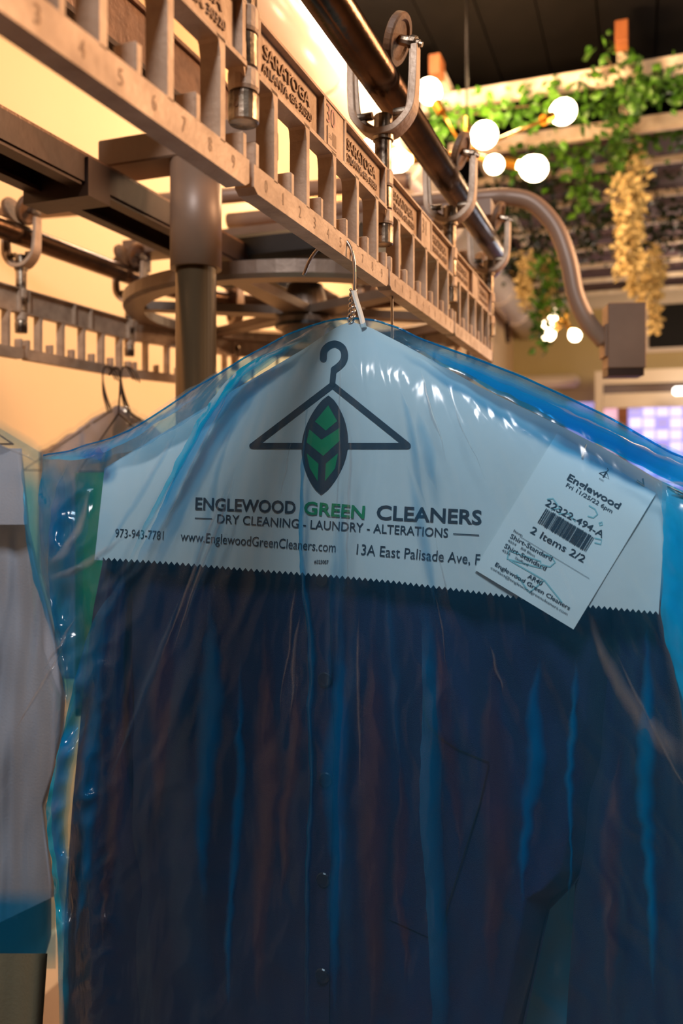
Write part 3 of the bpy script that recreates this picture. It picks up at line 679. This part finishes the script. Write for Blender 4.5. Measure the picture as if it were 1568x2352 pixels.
sleeve('sleeve', [(1140, 1330), (1300, 1365), (1500, 1372), (1800, 1350), (2000, 1322), (2352, 1300), (2700, 1290)], [(1140, 1490), (1300, 1505), (1420, 1522), (1600, 1560), (1850, 1592), (2352, 1640), (2700, 1660)], 1140, 2700, 9, -.008)
# placket, pocket with flap edge, buttons
p = Print(lambda x, y: PL(H0, x, y, shirt_w(x, y)+.0016)); ys = list(range(1180, 2700, 12))
V = [];
for y in ys:
    xc = interp([(1180, 738), (1400, 742), (1700, 752), (2100, 742), (2700, 740)], y); V += [PL(H0, xc-42, y, shirt_w(xc-42, y)+.0004), PL(H0, xc-40, y, shirt_w(xc-40, y)+.0022), PL(H0, xc+14, y, shirt_w(xc+14, y)+.0022), PL(H0, xc+16, y, shirt_w(xc+16, y)+.0004)]
raw('placket', V, [(4*i+k, 4*i+k+1, 4*i+k+5, 4*i+k+4) for i in range(len(ys)-1) for k in range(3)], M['navy'], SH, False)
pk = Print(lambda x, y: PL(H0, x, y, shirt_w(x, y)+.0016)); pk.poly([(976, 1585), (978, 1650), (1000, 1690), (1030, 1712), (1122, 1752), (1100, 1850), (1030, 2070), (1000, 2160), (890, 2110), (905, 1800), (920, 1600)], 12)
pk.build('pocket', M['navy'], SH)
ps = Print(lambda x, y: PL(H0, x, y, shirt_w(x, y)+.0024)); ps.stroke([(972, 1600), (974, 1640), (985, 1668), (1010, 1695), (1050, 1722), (1122, 1752)], 4); ps.stroke([(1122, 1756), (1100, 1850), (1060, 1980), (1030, 2075), (1012, 2150)], 2.5)
ps.build('pocket_seam', M['black'], SH)
for y in (1330, 1560, 1790, 2020, 2240):
    xc = interp([(1180, 738), (1400, 742), (1700, 752), (2100, 742), (2700, 740)], y)-1; bm = bmesh.new(); lathe(bm, PL(H0, xc, y, shirt_w(xc, y)+.003), NG, [(0, .0052), (.001, .0056), (.0018, .0048), (.0014, .003)], 16); put('button', bm, M['button'], SH)

# paper cape
PB = [(216, 1286), (400, 1298), (560, 1312), (745, 1326), (900, 1340), (1060, 1360), (1200, 1378), (1350, 1396), (1513, 1412)]
PC = thing('paper_cape', 'white paper hanger cape printed with the hanger and leaf logo, pinked lower edge', 'paper cape')
NXP = 396
def cape(u, v, back=False):
    i = round(u*NXP); xb = 217+u*(1512-217); xt = 240+u*(1532-240)
    xt = max(236, min(1534, xt)); yb = interp(PB, xb) - (8 if i % 4 == 2 else (4 if i % 2 else 0))
    yt = sinterp(PAPER_TOP, xt) if 0 < u < 1 else interp(PAPER_TOP, xt)
    x = xt+(xb-xt)*v; x += (-10*math.sin(math.pi*min(1, v*1.6)) if u < .001 else 0)*0
    y = yt+(yb-yt)*v
    return PL(H0, x, y, -paper_w(x, y)*.9 if back else paper_w(x, y))
grid_sheet('front_sheet', NXP, 60, cape, M['paper'], PC); grid_sheet('back_sheet', NXP//4, 12, lambda u, v: cape(u, v, True), M['paper'], PC)
front = PC.children[0]
pf = lambda x, y: PL(H0, x, y, paper_w(x, y)+.0007)
K = Print(pf); G = Print(lambda x, y: PL(H0, x, y, paper_w(x, y)+.0011))
K.text('ENGLEWOOD', (448, 1170), (678, 1179), 27, .022); G.text('GREEN', (697, 1180), (836, 1191), 28, .022); K.text('CLEANERS', (864, 1192), (1105, 1204), 31, .022)
K.stroke([(448, 1190), (486, 1191)], 2.2); K.text('DRY CLEANING - LAUNDRY - ALTERATIONS', (498, 1201), (1028, 1234), 20, .006); K.stroke([(1041, 1226), (1099, 1229)], 2.2)
K.text('973-943-7781', (264, 1234), (375, 1240), 20); K.text('www.EnglewoodGreenCleaners.com', (414, 1242), (770, 1268), 22); K.text('13A East Palisade Ave, F', (818, 1273), (1101, 1297), 24); K.text('#325007', (721, 1294), (754, 1295), 8, .02)
K.stroke(smoothline([(742, 824), (744, 806), (755, 794), (770, 790), (785, 798), (791, 813), (788, 829), (778, 841), (767, 849)], 5), 16)
K.stroke([(766, 848), (763, 880)], 13); K.stroke([(763, 884), (581, 1023)], 14); K.stroke([(763, 884), (936, 1023)], 14); K.stroke([(579, 1024), (936, 1024)], 14)
def leaf(cx0, y0, cx1, y1, hw, n=22):
    L1, R1 = [], []
    for k in range(n+1):
        t = k/n; x = cx0+(cx1-cx0)*t; y = y0+(y1-y0)*t; s = hw*math.sin(math.pi*t)**.72
        L1.append((x-s, y)); R1.append((x+s, y))
    return L1+R1[::-1][1:-1]
LF = Print(lambda x, y: PL(H0, x, y, paper_w(x, y)+.0009)); LF.poly(leaf(754, 908, 737, 1136, 53), 14)
G.poly([(753.6, 931), (723, 968), (748, 989), (774, 967)]); G.poly([(710, 986), (738, 1010), (742, 1047), (704, 1016)]); G.poly([(738, 1010), (779.5, 983), (780, 1012), (742, 1047)])
G.poly([(704, 1041), (731, 1065), (729, 1105), (711, 1075)]); G.poly([(776, 1041), (748, 1065), (746, 1105), (769, 1076)])
K.build('black_print', M['ink'], front); LF.build('leaf_emblem', M['ink'], front); G.build('green_print', M['green'], front)

# ticket
def tk_px(a, b): return (1089+.856*a+.518*b, 1308+.518*a-.855*b)
def tk_w(x, y): return paper_w(x, min(y, 1390)) + .0024
TKT = thing('order_ticket', 'white order ticket with barcode stapled askew on the cape', 'ticket')
def tfn(u, v):
    x, y = tk_px(266*u, 366*v); return PL(H0, x, y, tk_w(x, y)+.0012*math.sin(u*3+v*4))
tf = lambda a, b, e=.0006: (lambda x, y: PL(H0, x, y, tk_w(x, y)+.0012*math.sin(a/266*3+b/366*4)+e))(*tk_px(a, b))
sheet = grid_sheet('sheet', 30, 40, tfn, M['ticket'], TKT)
T_ = Print(lambda a, b: tf(a, -b)); S_ = Print(lambda a, b: tf(a, -b, .0004))
for s, a0, b0, a1, b1, cap, bo in (('Englewood', 74, 287, 211, 290, 15, .02), ('Fri 11/25/22 6pm', 80, 272, 202, 274, 9, .008), ('22322-494-A', 61, 211, 213, 214, 15, .008), ('2 Items 2/2', 64, 139, 205, 143, 16, .008),
        ('Item', 31, 121, 54, 121, 6, 0), ('Shirt-Standard', 31, 105, 140, 108, 10, .008), ('4554    Bill Blass', 31, 95, 103, 96, 5.5, 0), ('Shirt-Standard', 31, 79, 140, 82, 10, .008), ('4555    Stafford', 31, 69, 100, 70, 5.5, 0),
        ('AR40', 113, 47, 150, 48, 10, .01), ('Englewood Green Cleaners', 35, 32, 234, 33, 9, .012), ('contact@englewoodgreencleaners.com', 30, 21, 236, 20, 6, 0), ('EGC', 137, 326, 149, 326, 3.5, 0)):
    T_.text(s, (a0, -b0), (a1, -b1), cap, bo)
rb_ = random.Random(5); a = 68
while a < 199:
    w_ = rb_.choice((1.1, 1.1, 2.2, 3.2)); T_.stroke([(a+w_/2, -168), (a+w_/2, -180), (a+w_/2, -192), (a+w_/2, -205)], w_); a += w_+rb_.choice((1.1, 1.1, 2.0))
T_.stroke([(50, -119), (236, -119)], .8); T_.stroke([(130, -338), (143, -350), (156, -338), (130, -338)], 1.4); T_.stroke([(143, -350), (145, -355), (141, -357)], 1.4); T_.stroke([(143, -347), (143, -336)], 4)
T_.build('ticket_print', M['ink'], sheet)
for ln in ([(60, 225), (70, 233), (95, 222), (80, 210)], [(150, 262), (165, 262), (176, 255), (172, 243), (160, 240)], [(190, 240), (194, 245), (198, 240), (194, 236), (190, 240)], [(200, 205), (214, 210), (218, 200), (205, 196)],
           [(52, 60), (45, 78), (120, 95), (130, 82), (52, 60), (150, 62), (135, 20), (90, 40)], [(150, 62), (210, 40)], [(118, 112), (135, 118), (150, 110), (145, 95), (128, 90)], [(100, 210), (118, 222), (140, 215)]):
    S_.stroke([(x, -y) for x, y in ln], 3.2)
S_.build('pen_scribble', M['teal'], sheet)
bm = bmesh.new(); tube(bm, [PL(H0, x, y, tk_w(x, y)+.002) for x, y in ((1462, 1103), (1478, 1115), (1476, 1100))], .0007, 6); tube(bm, [PL(H0, x, y, tk_w(x, y)+.002) for x, y in ((1345, 1022), (1336, 1048))], .0007, 6)
put('staple', bm, M['wire'], TKT)

# blue poly bag
BAG = thing('garment_bag', 'translucent blue plastic garment bag over the printed cape and navy shirt', 'garment bag')
FL_L = [(1040, 98), (1100, 88), (1200, 90), (1310, 95), (1400, 122), (1470, 140), (1580, 153), (1640, 150), (1740, 130), (1840, 108), (1900, 108), (2000, 124), (2100, 130), (2352, 136), (2700, 140)]
def bag(u, v, back=False, seam=0):
    xt = 98+u*(1730-98); yt = sinterp(FILM_TOP, xt); y = yt+(2760-yt)*v**1.15
    xl = interp(FL_L, y) if v > 0 else 98
    k = min(1, v*8); x = xt*(1-k)+(xl*(1-u)+1730*u)*k
    e = min(1, max(0, min(u, (1-u)))/.05)**.5
    if back: return PL(H0, x, y, (-.045*(1-math.exp(-(y-yt)/60)) - .004*nz(x*.01, y*.004, 21))*e)
    return PL(H0, x, y, film_w(x, y)*e)
grid_sheet('front_film', 300, 300, bag, M['film'], BAG); grid_sheet('back_film', 90, 90, lambda u, v: bag(u, v, True), M['film'], BAG)
def pleat_or_sheen(pts, ws, m=None, dw=.0012, label=None, jag=4, H=None, wf=None, parent=None):
    m = m or M['filmd']; H = H or H0; wf = wf or film_w; one = m in (M['filmd'], M['vivid'], M['milky'])   # a fold has one crisp edge, a crease or painted reflection none
    pts = smoothline([(x, y, w) for (x, y), w in zip(pts, ws)], 14); V = []; fade = []; n_ = len(pts)-1; C_ = 8
    for i, q in enumerate(pts):
        a = pts[max(0, i-1)]; b = pts[min(len(pts)-1, i+1)]; d = Vector((b.x-a.x, b.y-a.y)).normalized(); n = Vector((-d.y, d.x))
        w1 = q.z/2+jag*nz(q.x*.03, q.y*.03, 1); w2 = q.z/2+jag*nz(q.x*.03, q.y*.03, 2)
        for j in range(C_+1):
            t = j/C_; s = -w1+(w1+w2)*t; x, y = q.x+n.x*s, q.y+n.y*s
            V.append(PL(H, x, y, wf(x, y)+dw+.002*math.sin(t*math.pi)))
            e = min(1, i/n_/.22, (1-i/n_)/.22); f = (1-(1-t)**3) if one else math.sin(t*math.pi)
            fade.append(1-e*(.25+.75*f if one else f))
    o = raw('pleat_or_sheen', V, [((C_+1)*i+k, (C_+1)*i+k+1, (C_+1)*(i+1)+k+1, (C_+1)*(i+1)+k) for i in range(n_) for k in range(C_)], m, parent or BAG, True)
    o.data.attributes.new('fade', 'FLOAT', 'POINT').data.foreach_set('value', fade)
    return o
pleat_or_sheen([(712, 905), (700, 1000), (694, 1130), (694, 1300), (716, 1500), (712, 1650), (716, 1800), (706, 2000), (706, 2200), (704, 2500)], [2, 5, 10, 12, 16, 14, 10, 12, 10, 10])
pleat_or_sheen([(690, 782), (640, 808), (585, 838), (545, 880), (480, 970), (420, 1080), (360, 1210), (300, 1330)], [5, 14, 26, 34, 30, 28, 22, 12])
pleat_or_sheen([(300, 1310), (240, 1420), (205, 1540), (165, 1700), (138, 1860), (150, 2050), (160, 2300)], [10, 40, 50, 45, 40, 26, 18])
pleat_or_sheen([(900, 768), (980, 812), (1080, 856), (1200, 912), (1320, 968), (1430, 1020), (1520, 1064), (1640, 1110)], [4, 16, 26, 40, 44, 44, 50, 60])
pleat_or_sheen([(975, 1380), (985, 1500), (992, 1650), (988, 1850), (1000, 2050), (1010, 2300), (1010, 2500)], [20, 34, 46, 50, 44, 40, 30])
pleat_or_sheen([(540, 960), (505, 1060), (478, 1180), (450, 1300), (430, 1400)], [6, 16, 24, 24, 10], M['film'])
pleat_or_sheen([(450, 1350), (420, 1550), (395, 1750), (420, 1950), (440, 2200), (470, 2500)], [40, 90, 110, 120, 100, 90], M['film'])
pleat_or_sheen([(820, 1350), (800, 1600), (785, 1800), (790, 2050), (800, 2300)], [20, 44, 40, 50, 30], M['film'])
pleat_or_sheen([(200, 1045), (300, 1010), (380, 962), (470, 905), (560, 850), (640, 805), (700, 775)], [20, 50, 60, 60, 50, 30, 8], M['milky'], -.003)
pleat_or_sheen([(900, 762), (1000, 802), (1100, 842), (1200, 885), (1320, 938), (1420, 985), (1520, 1040)], [6, 24, 36, 40, 40, 36, 16], M['milky'], -.005)
pleat_or_sheen([(168, 1034), (240, 1040), (190, 1060)], [26, 40, 20], M['filmd'])
pleat_or_sheen([(1350, 1405), (1385, 1500), (1440, 1600), (1510, 1690), (1600, 1760)], [8, 30, 44, 60, 60], M['streak'])
pleat_or_sheen([(205, 1120), (185, 1200), (150, 1260), (115, 1300)], [10, 20, 26, 22], M['haze'])
pleat_or_sheen([(290, 1230), (230, 1275), (170, 1310), (110, 1330)], [8, 20, 22, 16], M['haze'])
pleat_or_sheen([(1250, 920), (1330, 958), (1420, 1000), (1500, 1042), (1580, 1075)], [4, 6, 5, 8, 10], M['haze'], .003)
pleat_or_sheen([(1390, 1030), (1450, 1066), (1510, 1100), (1568, 1112), (1640, 1125)], [3, 6, 8, 10, 10], M['haze'], .004)
pleat_or_sheen([(730, 750), (680, 778), (640, 800), (590, 824)], [3, 6, 5, 3], M['haze'], .003)
pleat_or_sheen([(122, 1062), (118, 1130), (120, 1220), (112, 1300)], [36, 60, 56, 30], M['filmd'], .001)
pleat_or_sheen([(190, 1062), (168, 1150), (150, 1290), (160, 1450), (176, 1580), (168, 1640)], [60, 90, 80, 70, 60, 20], M['filmd'], -.004)
pleat_or_sheen([(104, 1330), (128, 1440), (146, 1560), (148, 1640)], [10, 26, 24, 8], M['film'])
pleat_or_sheen([(1180, 905), (1290, 950), (1400, 1003), (1500, 1052), (1600, 1095), (1700, 1130)], [6, 40, 56, 60, 70, 80], M['vivid'], -.003)
pleat_or_sheen([(930, 785), (1010, 818), (1100, 856), (1200, 900), (1300, 946), (1400, 994), (1500, 1042), (1600, 1085), (1700, 1120)], [4, 20, 30, 38, 44, 50, 56, 66, 70], M['vivid'], -.006)
pleat_or_sheen([(1510, 1100), (1560, 1200), (1570, 1330), (1570, 1420), (1590, 1560), (1620, 1700)], [20, 70, 84, 84, 70, 20], M['vivid'], -.006)
pleat_or_sheen([(700, 778), (640, 806), (580, 838), (530, 880), (470, 960), (415, 1060), (350, 1180), (290, 1310)], [4, 10, 18, 24, 20, 18, 14, 8], M['vivid'], .0026)
pleat_or_sheen([(90, 1050), (140, 1048), (200, 1040), (300, 1000), (400, 940), (480, 892)], [4, 16, 24, 16, 10, 4], M['vivid'], -.004)
pleat_or_sheen([(190, 1560), (160, 1700), (128, 1850), (138, 2000), (144, 2150), (150, 2400)], [10, 34, 40, 36, 26, 16], M['vivid'], -.003)
pleat_or_sheen([(1530, 1090), (1545, 1200), (1552, 1330), (1548, 1420), (1575, 1560), (1600, 1700)], [20, 50, 60, 60, 40, 20], M['vivid'], -.003)
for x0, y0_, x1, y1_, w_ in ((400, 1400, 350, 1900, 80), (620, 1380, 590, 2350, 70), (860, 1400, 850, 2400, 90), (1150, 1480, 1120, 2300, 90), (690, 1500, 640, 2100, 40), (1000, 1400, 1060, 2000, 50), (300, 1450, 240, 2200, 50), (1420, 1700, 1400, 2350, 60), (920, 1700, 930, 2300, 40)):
    pleat_or_sheen([(x0+(x1-x0)*j/5+random.uniform(-12, 12), y0_+(y1_-y0_)*j/5) for j in range(6)], [2, w_*.6, w_, w_*.8, w_*.5, 2], M['warmsheen'], .0014, None, 7)
for x0, y0_, x1, y1_, w_ in ((480, 1360, 470, 2100, 70), (780, 1400, 770, 2350, 60), (1240, 1500, 1200, 2100, 50), (560, 1500, 520, 2350, 30), (230, 1500, 170, 2200, 50), (1480, 1420, 1500, 2300, 50), (1330, 1500, 1300, 2100, 24)):
    pleat_or_sheen([(x0+(x1-x0)*j/5+random.uniform(-8, 8), y0_+(y1_-y0_)*j/5) for j in range(6)], [2, w_*.7, w_, w_*.7, w_*.5, 2], M['bluefilm'], .0010, None, 8)
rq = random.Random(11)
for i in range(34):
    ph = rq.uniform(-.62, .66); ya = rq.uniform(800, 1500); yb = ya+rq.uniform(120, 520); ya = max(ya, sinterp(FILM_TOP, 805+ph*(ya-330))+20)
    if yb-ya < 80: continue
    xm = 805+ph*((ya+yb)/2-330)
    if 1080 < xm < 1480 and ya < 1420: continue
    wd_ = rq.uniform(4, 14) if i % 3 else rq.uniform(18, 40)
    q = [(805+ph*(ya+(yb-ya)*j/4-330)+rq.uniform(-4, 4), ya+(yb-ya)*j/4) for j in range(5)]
    pleat_or_sheen(q, [1, wd_*.8, wd_, wd_*.6, 1], M['streak'] if i % 3 else M['film'], .0016, None, 2)
bm = bmesh.new(); tube(bm, [PL(H0, x, sinterp(FILM_TOP, x), .0005*math.sin(x*.2)) for x in range(100, 1740, 8)], .0008, 5); put('sealed_edge', bm, M['filmd'], BAG)

# ------------------------------------------------------------------ garments of the far rail
H1 = R(.12, -2*RR, 0); H1.z = 0
WS = thing('white_shirt', 'white shirt hanging in a blue bag at the edge beside the navy shirt', 'shirt')
def sheetpx(name, xl, XR, y0, YB, amp, m, H, parent, w0=.02, seed=1, nx=70, ny=110):
    def fn(u, v):
        yb = YB(u) if callable(YB) else YB; yt = y0(u) if callable(y0) else y0
        y = yt+(yb-yt)*v; x = xl+(interp(XR, y)-xl)*u
        e = min(1, max(0, 1-u)/.05)**.5
        return PL(H, x, y, w0*e*(1-math.exp(-(y-yt)/80)) + amp*nz(x*.012+seed, y*.0018, seed) + .4*amp*nz(x*.03, y*.006+x*.01, seed+2))
    return grid_sheet(name, nx, ny, fn, m, parent)
top1 = lambda u: 830+ (u-.35)/.65*215 if u > .35 else 830+(.35-u)*380
sheetpx('body', -560, [(1000, 40), (1045, 50), (1150, 56), (1210, 66), (1300, 70), (1500, 78), (1700, 60), (2100, 40)], top1, 2110, .016, M['white_shirt'], H1, WS, .0, 2)
sheetpx('sleeve', -60, [(1040, 46), (1210, 67), (1300, 88), (1400, 116), (1470, 134), (1520, 142), (1590, 152), (1690, 147), (1780, 128), (1850, 104), (1930, 112), (2040, 127), (2110, 124)], lambda u: 1070+60*(1-u), lambda u: 2130-(90*max(0, u-.2)), .020, M['white_shirt'], H1, WS, .028, 4)
pp = sheetpx('collar_flap', -80, [(1030, 50), (1205, 67), (1300, 60)], lambda u: 1030+0*u, lambda u: 1205, .004, M['white_shirt'], H1, WS, .050, 6, 20, 16)
DT = thing('teal_skirt', 'dark teal cloth hanging below the hem of the white shirt', 'skirt')
sheetpx('front', -500, [(1700, 100), (2060, 118), (2150, 118), (2210, 100), (2240, 60)], lambda u: 1700, lambda u: 2235-60*max(0, u-.6), .010, M['teal_cloth'], H1, DT, -.03, 5, 30, 40)
BG = thing('garment_bag', 'blue plastic bag round the white shirt at the frame edge', 'garment bag')
def bag2(u, v, back=False):
    xt = -620+u*(92+620); yt = (1040-(92-xt)*.62) if xt > -266 else 818+( -266-xt)*.62
    y = yt+(2225-yt)*v; x = -640+(interp([(1000, 94), (1100, 96), (1300, 92), (1480, 104), (1600, 150), (1850, 128), (2352, 128)], y)+640)*u
    e = min(1, max(0, 1-u)/.04)**.5
    return PL(H1, x, y, (-.05 if back else .062+.008*nz(x*.012, y*.003, 31)+.004*nz(x*.04, y*.008, 32))*e*(1-math.exp(-(y-yt)/60)))
grid_sheet('front_film', 90, 110, bag2, M['clear'], BG); grid_sheet('back_film', 30, 40, lambda u, v: bag2(u, v, True), M['film'], BG)
bw2 = lambda x, y: .066+.008*nz(x*.012, y*.003, 31)
pleat_or_sheen([(-40, 960), (20, 998), (70, 1032), (100, 1062), (104, 1100)], [40, 44, 46, 30, 10], M['film'], .002, None, 4, H1, bw2, BG)
pleat_or_sheen([(66, 1040), (74, 1120), (82, 1220), (96, 1320), (116, 1400), (130, 1480)], [30, 44, 46, 40, 30, 10], M['filmd'], .001, None, 4, H1, bw2, BG)
pleat_or_sheen([(-40, 1005), (10, 1028), (60, 1048), (86, 1064)], [4, 7, 6, 3], M['haze'], .006, None, 2, H1, bw2, BG)
pleat_or_sheen([(60, 2040), (60, 2100), (62, 2160), (60, 2230)], [150, 170, 170, 150], M['filmd'], -.002, None, 4, H1, bw2, BG)
def wire_hanger(H, cx, yb, yt, label, half):
    h = thing('wire_hanger', label, 'hanger', group=None); 
    for k in range(2):
        bm = bmesh.new(); tube(bm, smoothline([PL(H, cx-28, yb+35, .004*k), PL(H, cx-30, yb+5, .004*k), PL(H, cx-14, yb-14, .004*k), PL(H, cx+2, yb-16, .004*k), PL(H, cx+12, yb, .004*k), PL(H, cx+14, yt-40, .004*k), PL(H, cx+8, yt, .004*k)], 4), .0014, 6); put('hook', bm, M['darkframe'], h, True)
    bm = bmesh.new(); tube(bm, [PL(H, cx+8, yt, 0), PL(H, cx-half, yt+half*.66, 0), PL(H, cx+half, yt+half*.66, 0), PL(H, cx+8, yt, 0)], .0014, 6); put('shoulder_wire', bm, M['darkframe'], h, True)
    return h
wire_hanger(H1, -270, 745, 822, 'wire hanger of the white shirt, beyond the frame edge', 300)
H2 = R(.56, -2*RR, 0); H2.z = 0
def two_hangers():
    for j, (cx, lab) in enumerate(((243, 'dark wire hanger hook on the far rail, first of two'), (285, 'dark wire hanger hook on the far rail beside the first'))):
        h = thing('wire_hanger', lab, 'hanger')
        for k in range(3):
            q = [PL(H2, x, y, .012*k-.01) for x, y in ((cx+22+k*7, 872+k*3), (cx+12+k*6, 852), (cx+4, 842), (cx-5, 848), (cx-7, 870), (cx-6+k*3, 905), (cx+4+k*5, 945))]
            bm = bmesh.new(); tube(bm, smoothline(q, 4), .0013, 6); put('hook', bm, M['darkframe'], h, True)
        bm = bmesh.new(); s = .0 if j else .01; tube(bm, [PL(H2, cx+8, 945, s), PL(H2, cx-190, 1080, s), PL(H2, cx+200, 1080, s), PL(H2, cx+8, 945, s)], .0014, 6); put('shoulder_wire', bm, M['darkframe'], h, True)
two_hangers()
PK = thing('pink_jacket', 'pale pink garment in clear film hanging from the far rail', 'jacket')
def pk_fn(u, v, w0=.03, m=0):
    xt = 90+u*400; yt = 928+abs(xt-270-m)*.62+8*nz(xt*.05, 1, 3); y = yt+(1560-yt)*v
    e = min(1, max(0, min(u, 1-u))/.06)**.5
    return PL(H2, xt-10*v, y, w0*e*(1-math.exp(-(y-yt)/40))+.012*nz(xt*.03, y*.02, 5)+.006*nz(xt*.08, y*.03, 6))
grid_sheet('front', 70, 60, pk_fn, M['pink'], PK); grid_sheet('back', 20, 20, lambda u, v: pk_fn(u, v, -.02), M['pink'], PK)
CB = thing('garment_bag', 'clear plastic bag over the pale pink garment on the far rail', 'garment bag')
grid_sheet('front_film', 70, 60, lambda u, v: pk_fn(u*1.02-.01, v, .055, 0)+Vector((0, 0, .01)), M['clear'], CB)
H3 = R(.40, -2*RR, 0); H3.z = 0
GC = thing('green_dress', 'bright green garment seen through blue film between white shirt and navy shirt', 'dress')
def gr(u, v, b=0):
    x = 172+u*260; y = 1085+v*560; e = min(1, max(0, min(u, 1-u))/.08)**.5
    return PL(H3, x, y, (-.015 if b else .015)*e+.010*nz(x*.03, y*.003, 9))
grid_sheet('front', 40, 50, gr, M['greencloth'], GC); grid_sheet('back', 20, 20, lambda u, v: gr(u, v, 1), M['greencloth'], GC)
h = thing('wire_hanger', 'wire hanger that holds the green garment, hidden by film', 'hanger')
bm = bmesh.new(); tube(bm, smoothline([PL(H3, 250, 862, 0), PL(H3, 262, 846, 0), PL(H3, 276, 860, 0), PL(H3, 272, 950, 0)], 4)+[PL(H3, 180, 1083, 0), PL(H3, 425, 1083, 0), PL(H3, 272, 950, 0)], .0014, 6); put('hook', bm, M['darkframe'], h, True)
H4 = R(.0, -2*RR-.02, 0); H4.z = 0
OT = thing('olive_trousers', 'olive grey trousers hanging low under the white shirt bag', 'trousers')
def ol(u, v, b=0):
    y = 2190+v*600; x = -420+(interp([(1850, 118), (2150, 112), (2352, 98), (2800, 80)], y)+420)*u; e = min(1, max(0, min(u, 1-u))/.05)**.5
    return PL(H4, x, y, (-.02 if b else .02)*e+.010*nz(x*.02, y*.002, 15))
grid_sheet('front', 40, 40, ol, M['olive'], OT); grid_sheet('back', 12, 12, lambda u, v: ol(u, v, 1), M['olive'], OT)

H5 = R(.14, 0, 0); H5.z = 0
BS = thing('pale_blue_shirt', 'pale blue shirt hanging behind the navy one, seen at the gaps', 'shirt')
def bs(u, v, b=0):
    xt = 300+u*1330; yt = 820+abs(xt-900)*.46; y = yt+(2700-yt)*v; e = min(1, max(0, min(u, 1-u))/.05)**.5
    return PL(H5, xt, y, (-.02 if b else .02)*e*(1-math.exp(-(y-yt)/80))+.012*nz(xt*.008, y*.001, 19))
grid_sheet('front', 60, 60, bs, M['pale_blue'], BS); grid_sheet('back', 20, 20, lambda u, v: bs(u, v, 1), M['pale_blue'], BS)
h = thing('wire_hanger', 'wire hanger of the pale blue shirt behind the bagged navy shirt', 'hanger')
bm = bmesh.new(); tube(bm, smoothline([PL(H5, 845, 640, 0), PL(H5, 858, 618, 0), PL(H5, 880, 612, 0), PL(H5, 898, 630, 0), PL(H5, 900, 700, 0), PL(H5, 900, 810, 0)], 4), .0013, 6); put('hook', bm, M['wire'], h, True)
bm = bmesh.new(); tube(bm, [PL(H5, 900, 815, 0), PL(H5, 330, 1090, 0), PL(H5, 1580, 1140, 0), PL(H5, 900, 815, 0)], .0013, 6); put('shoulder_wire', bm, M['wire'], h, True)
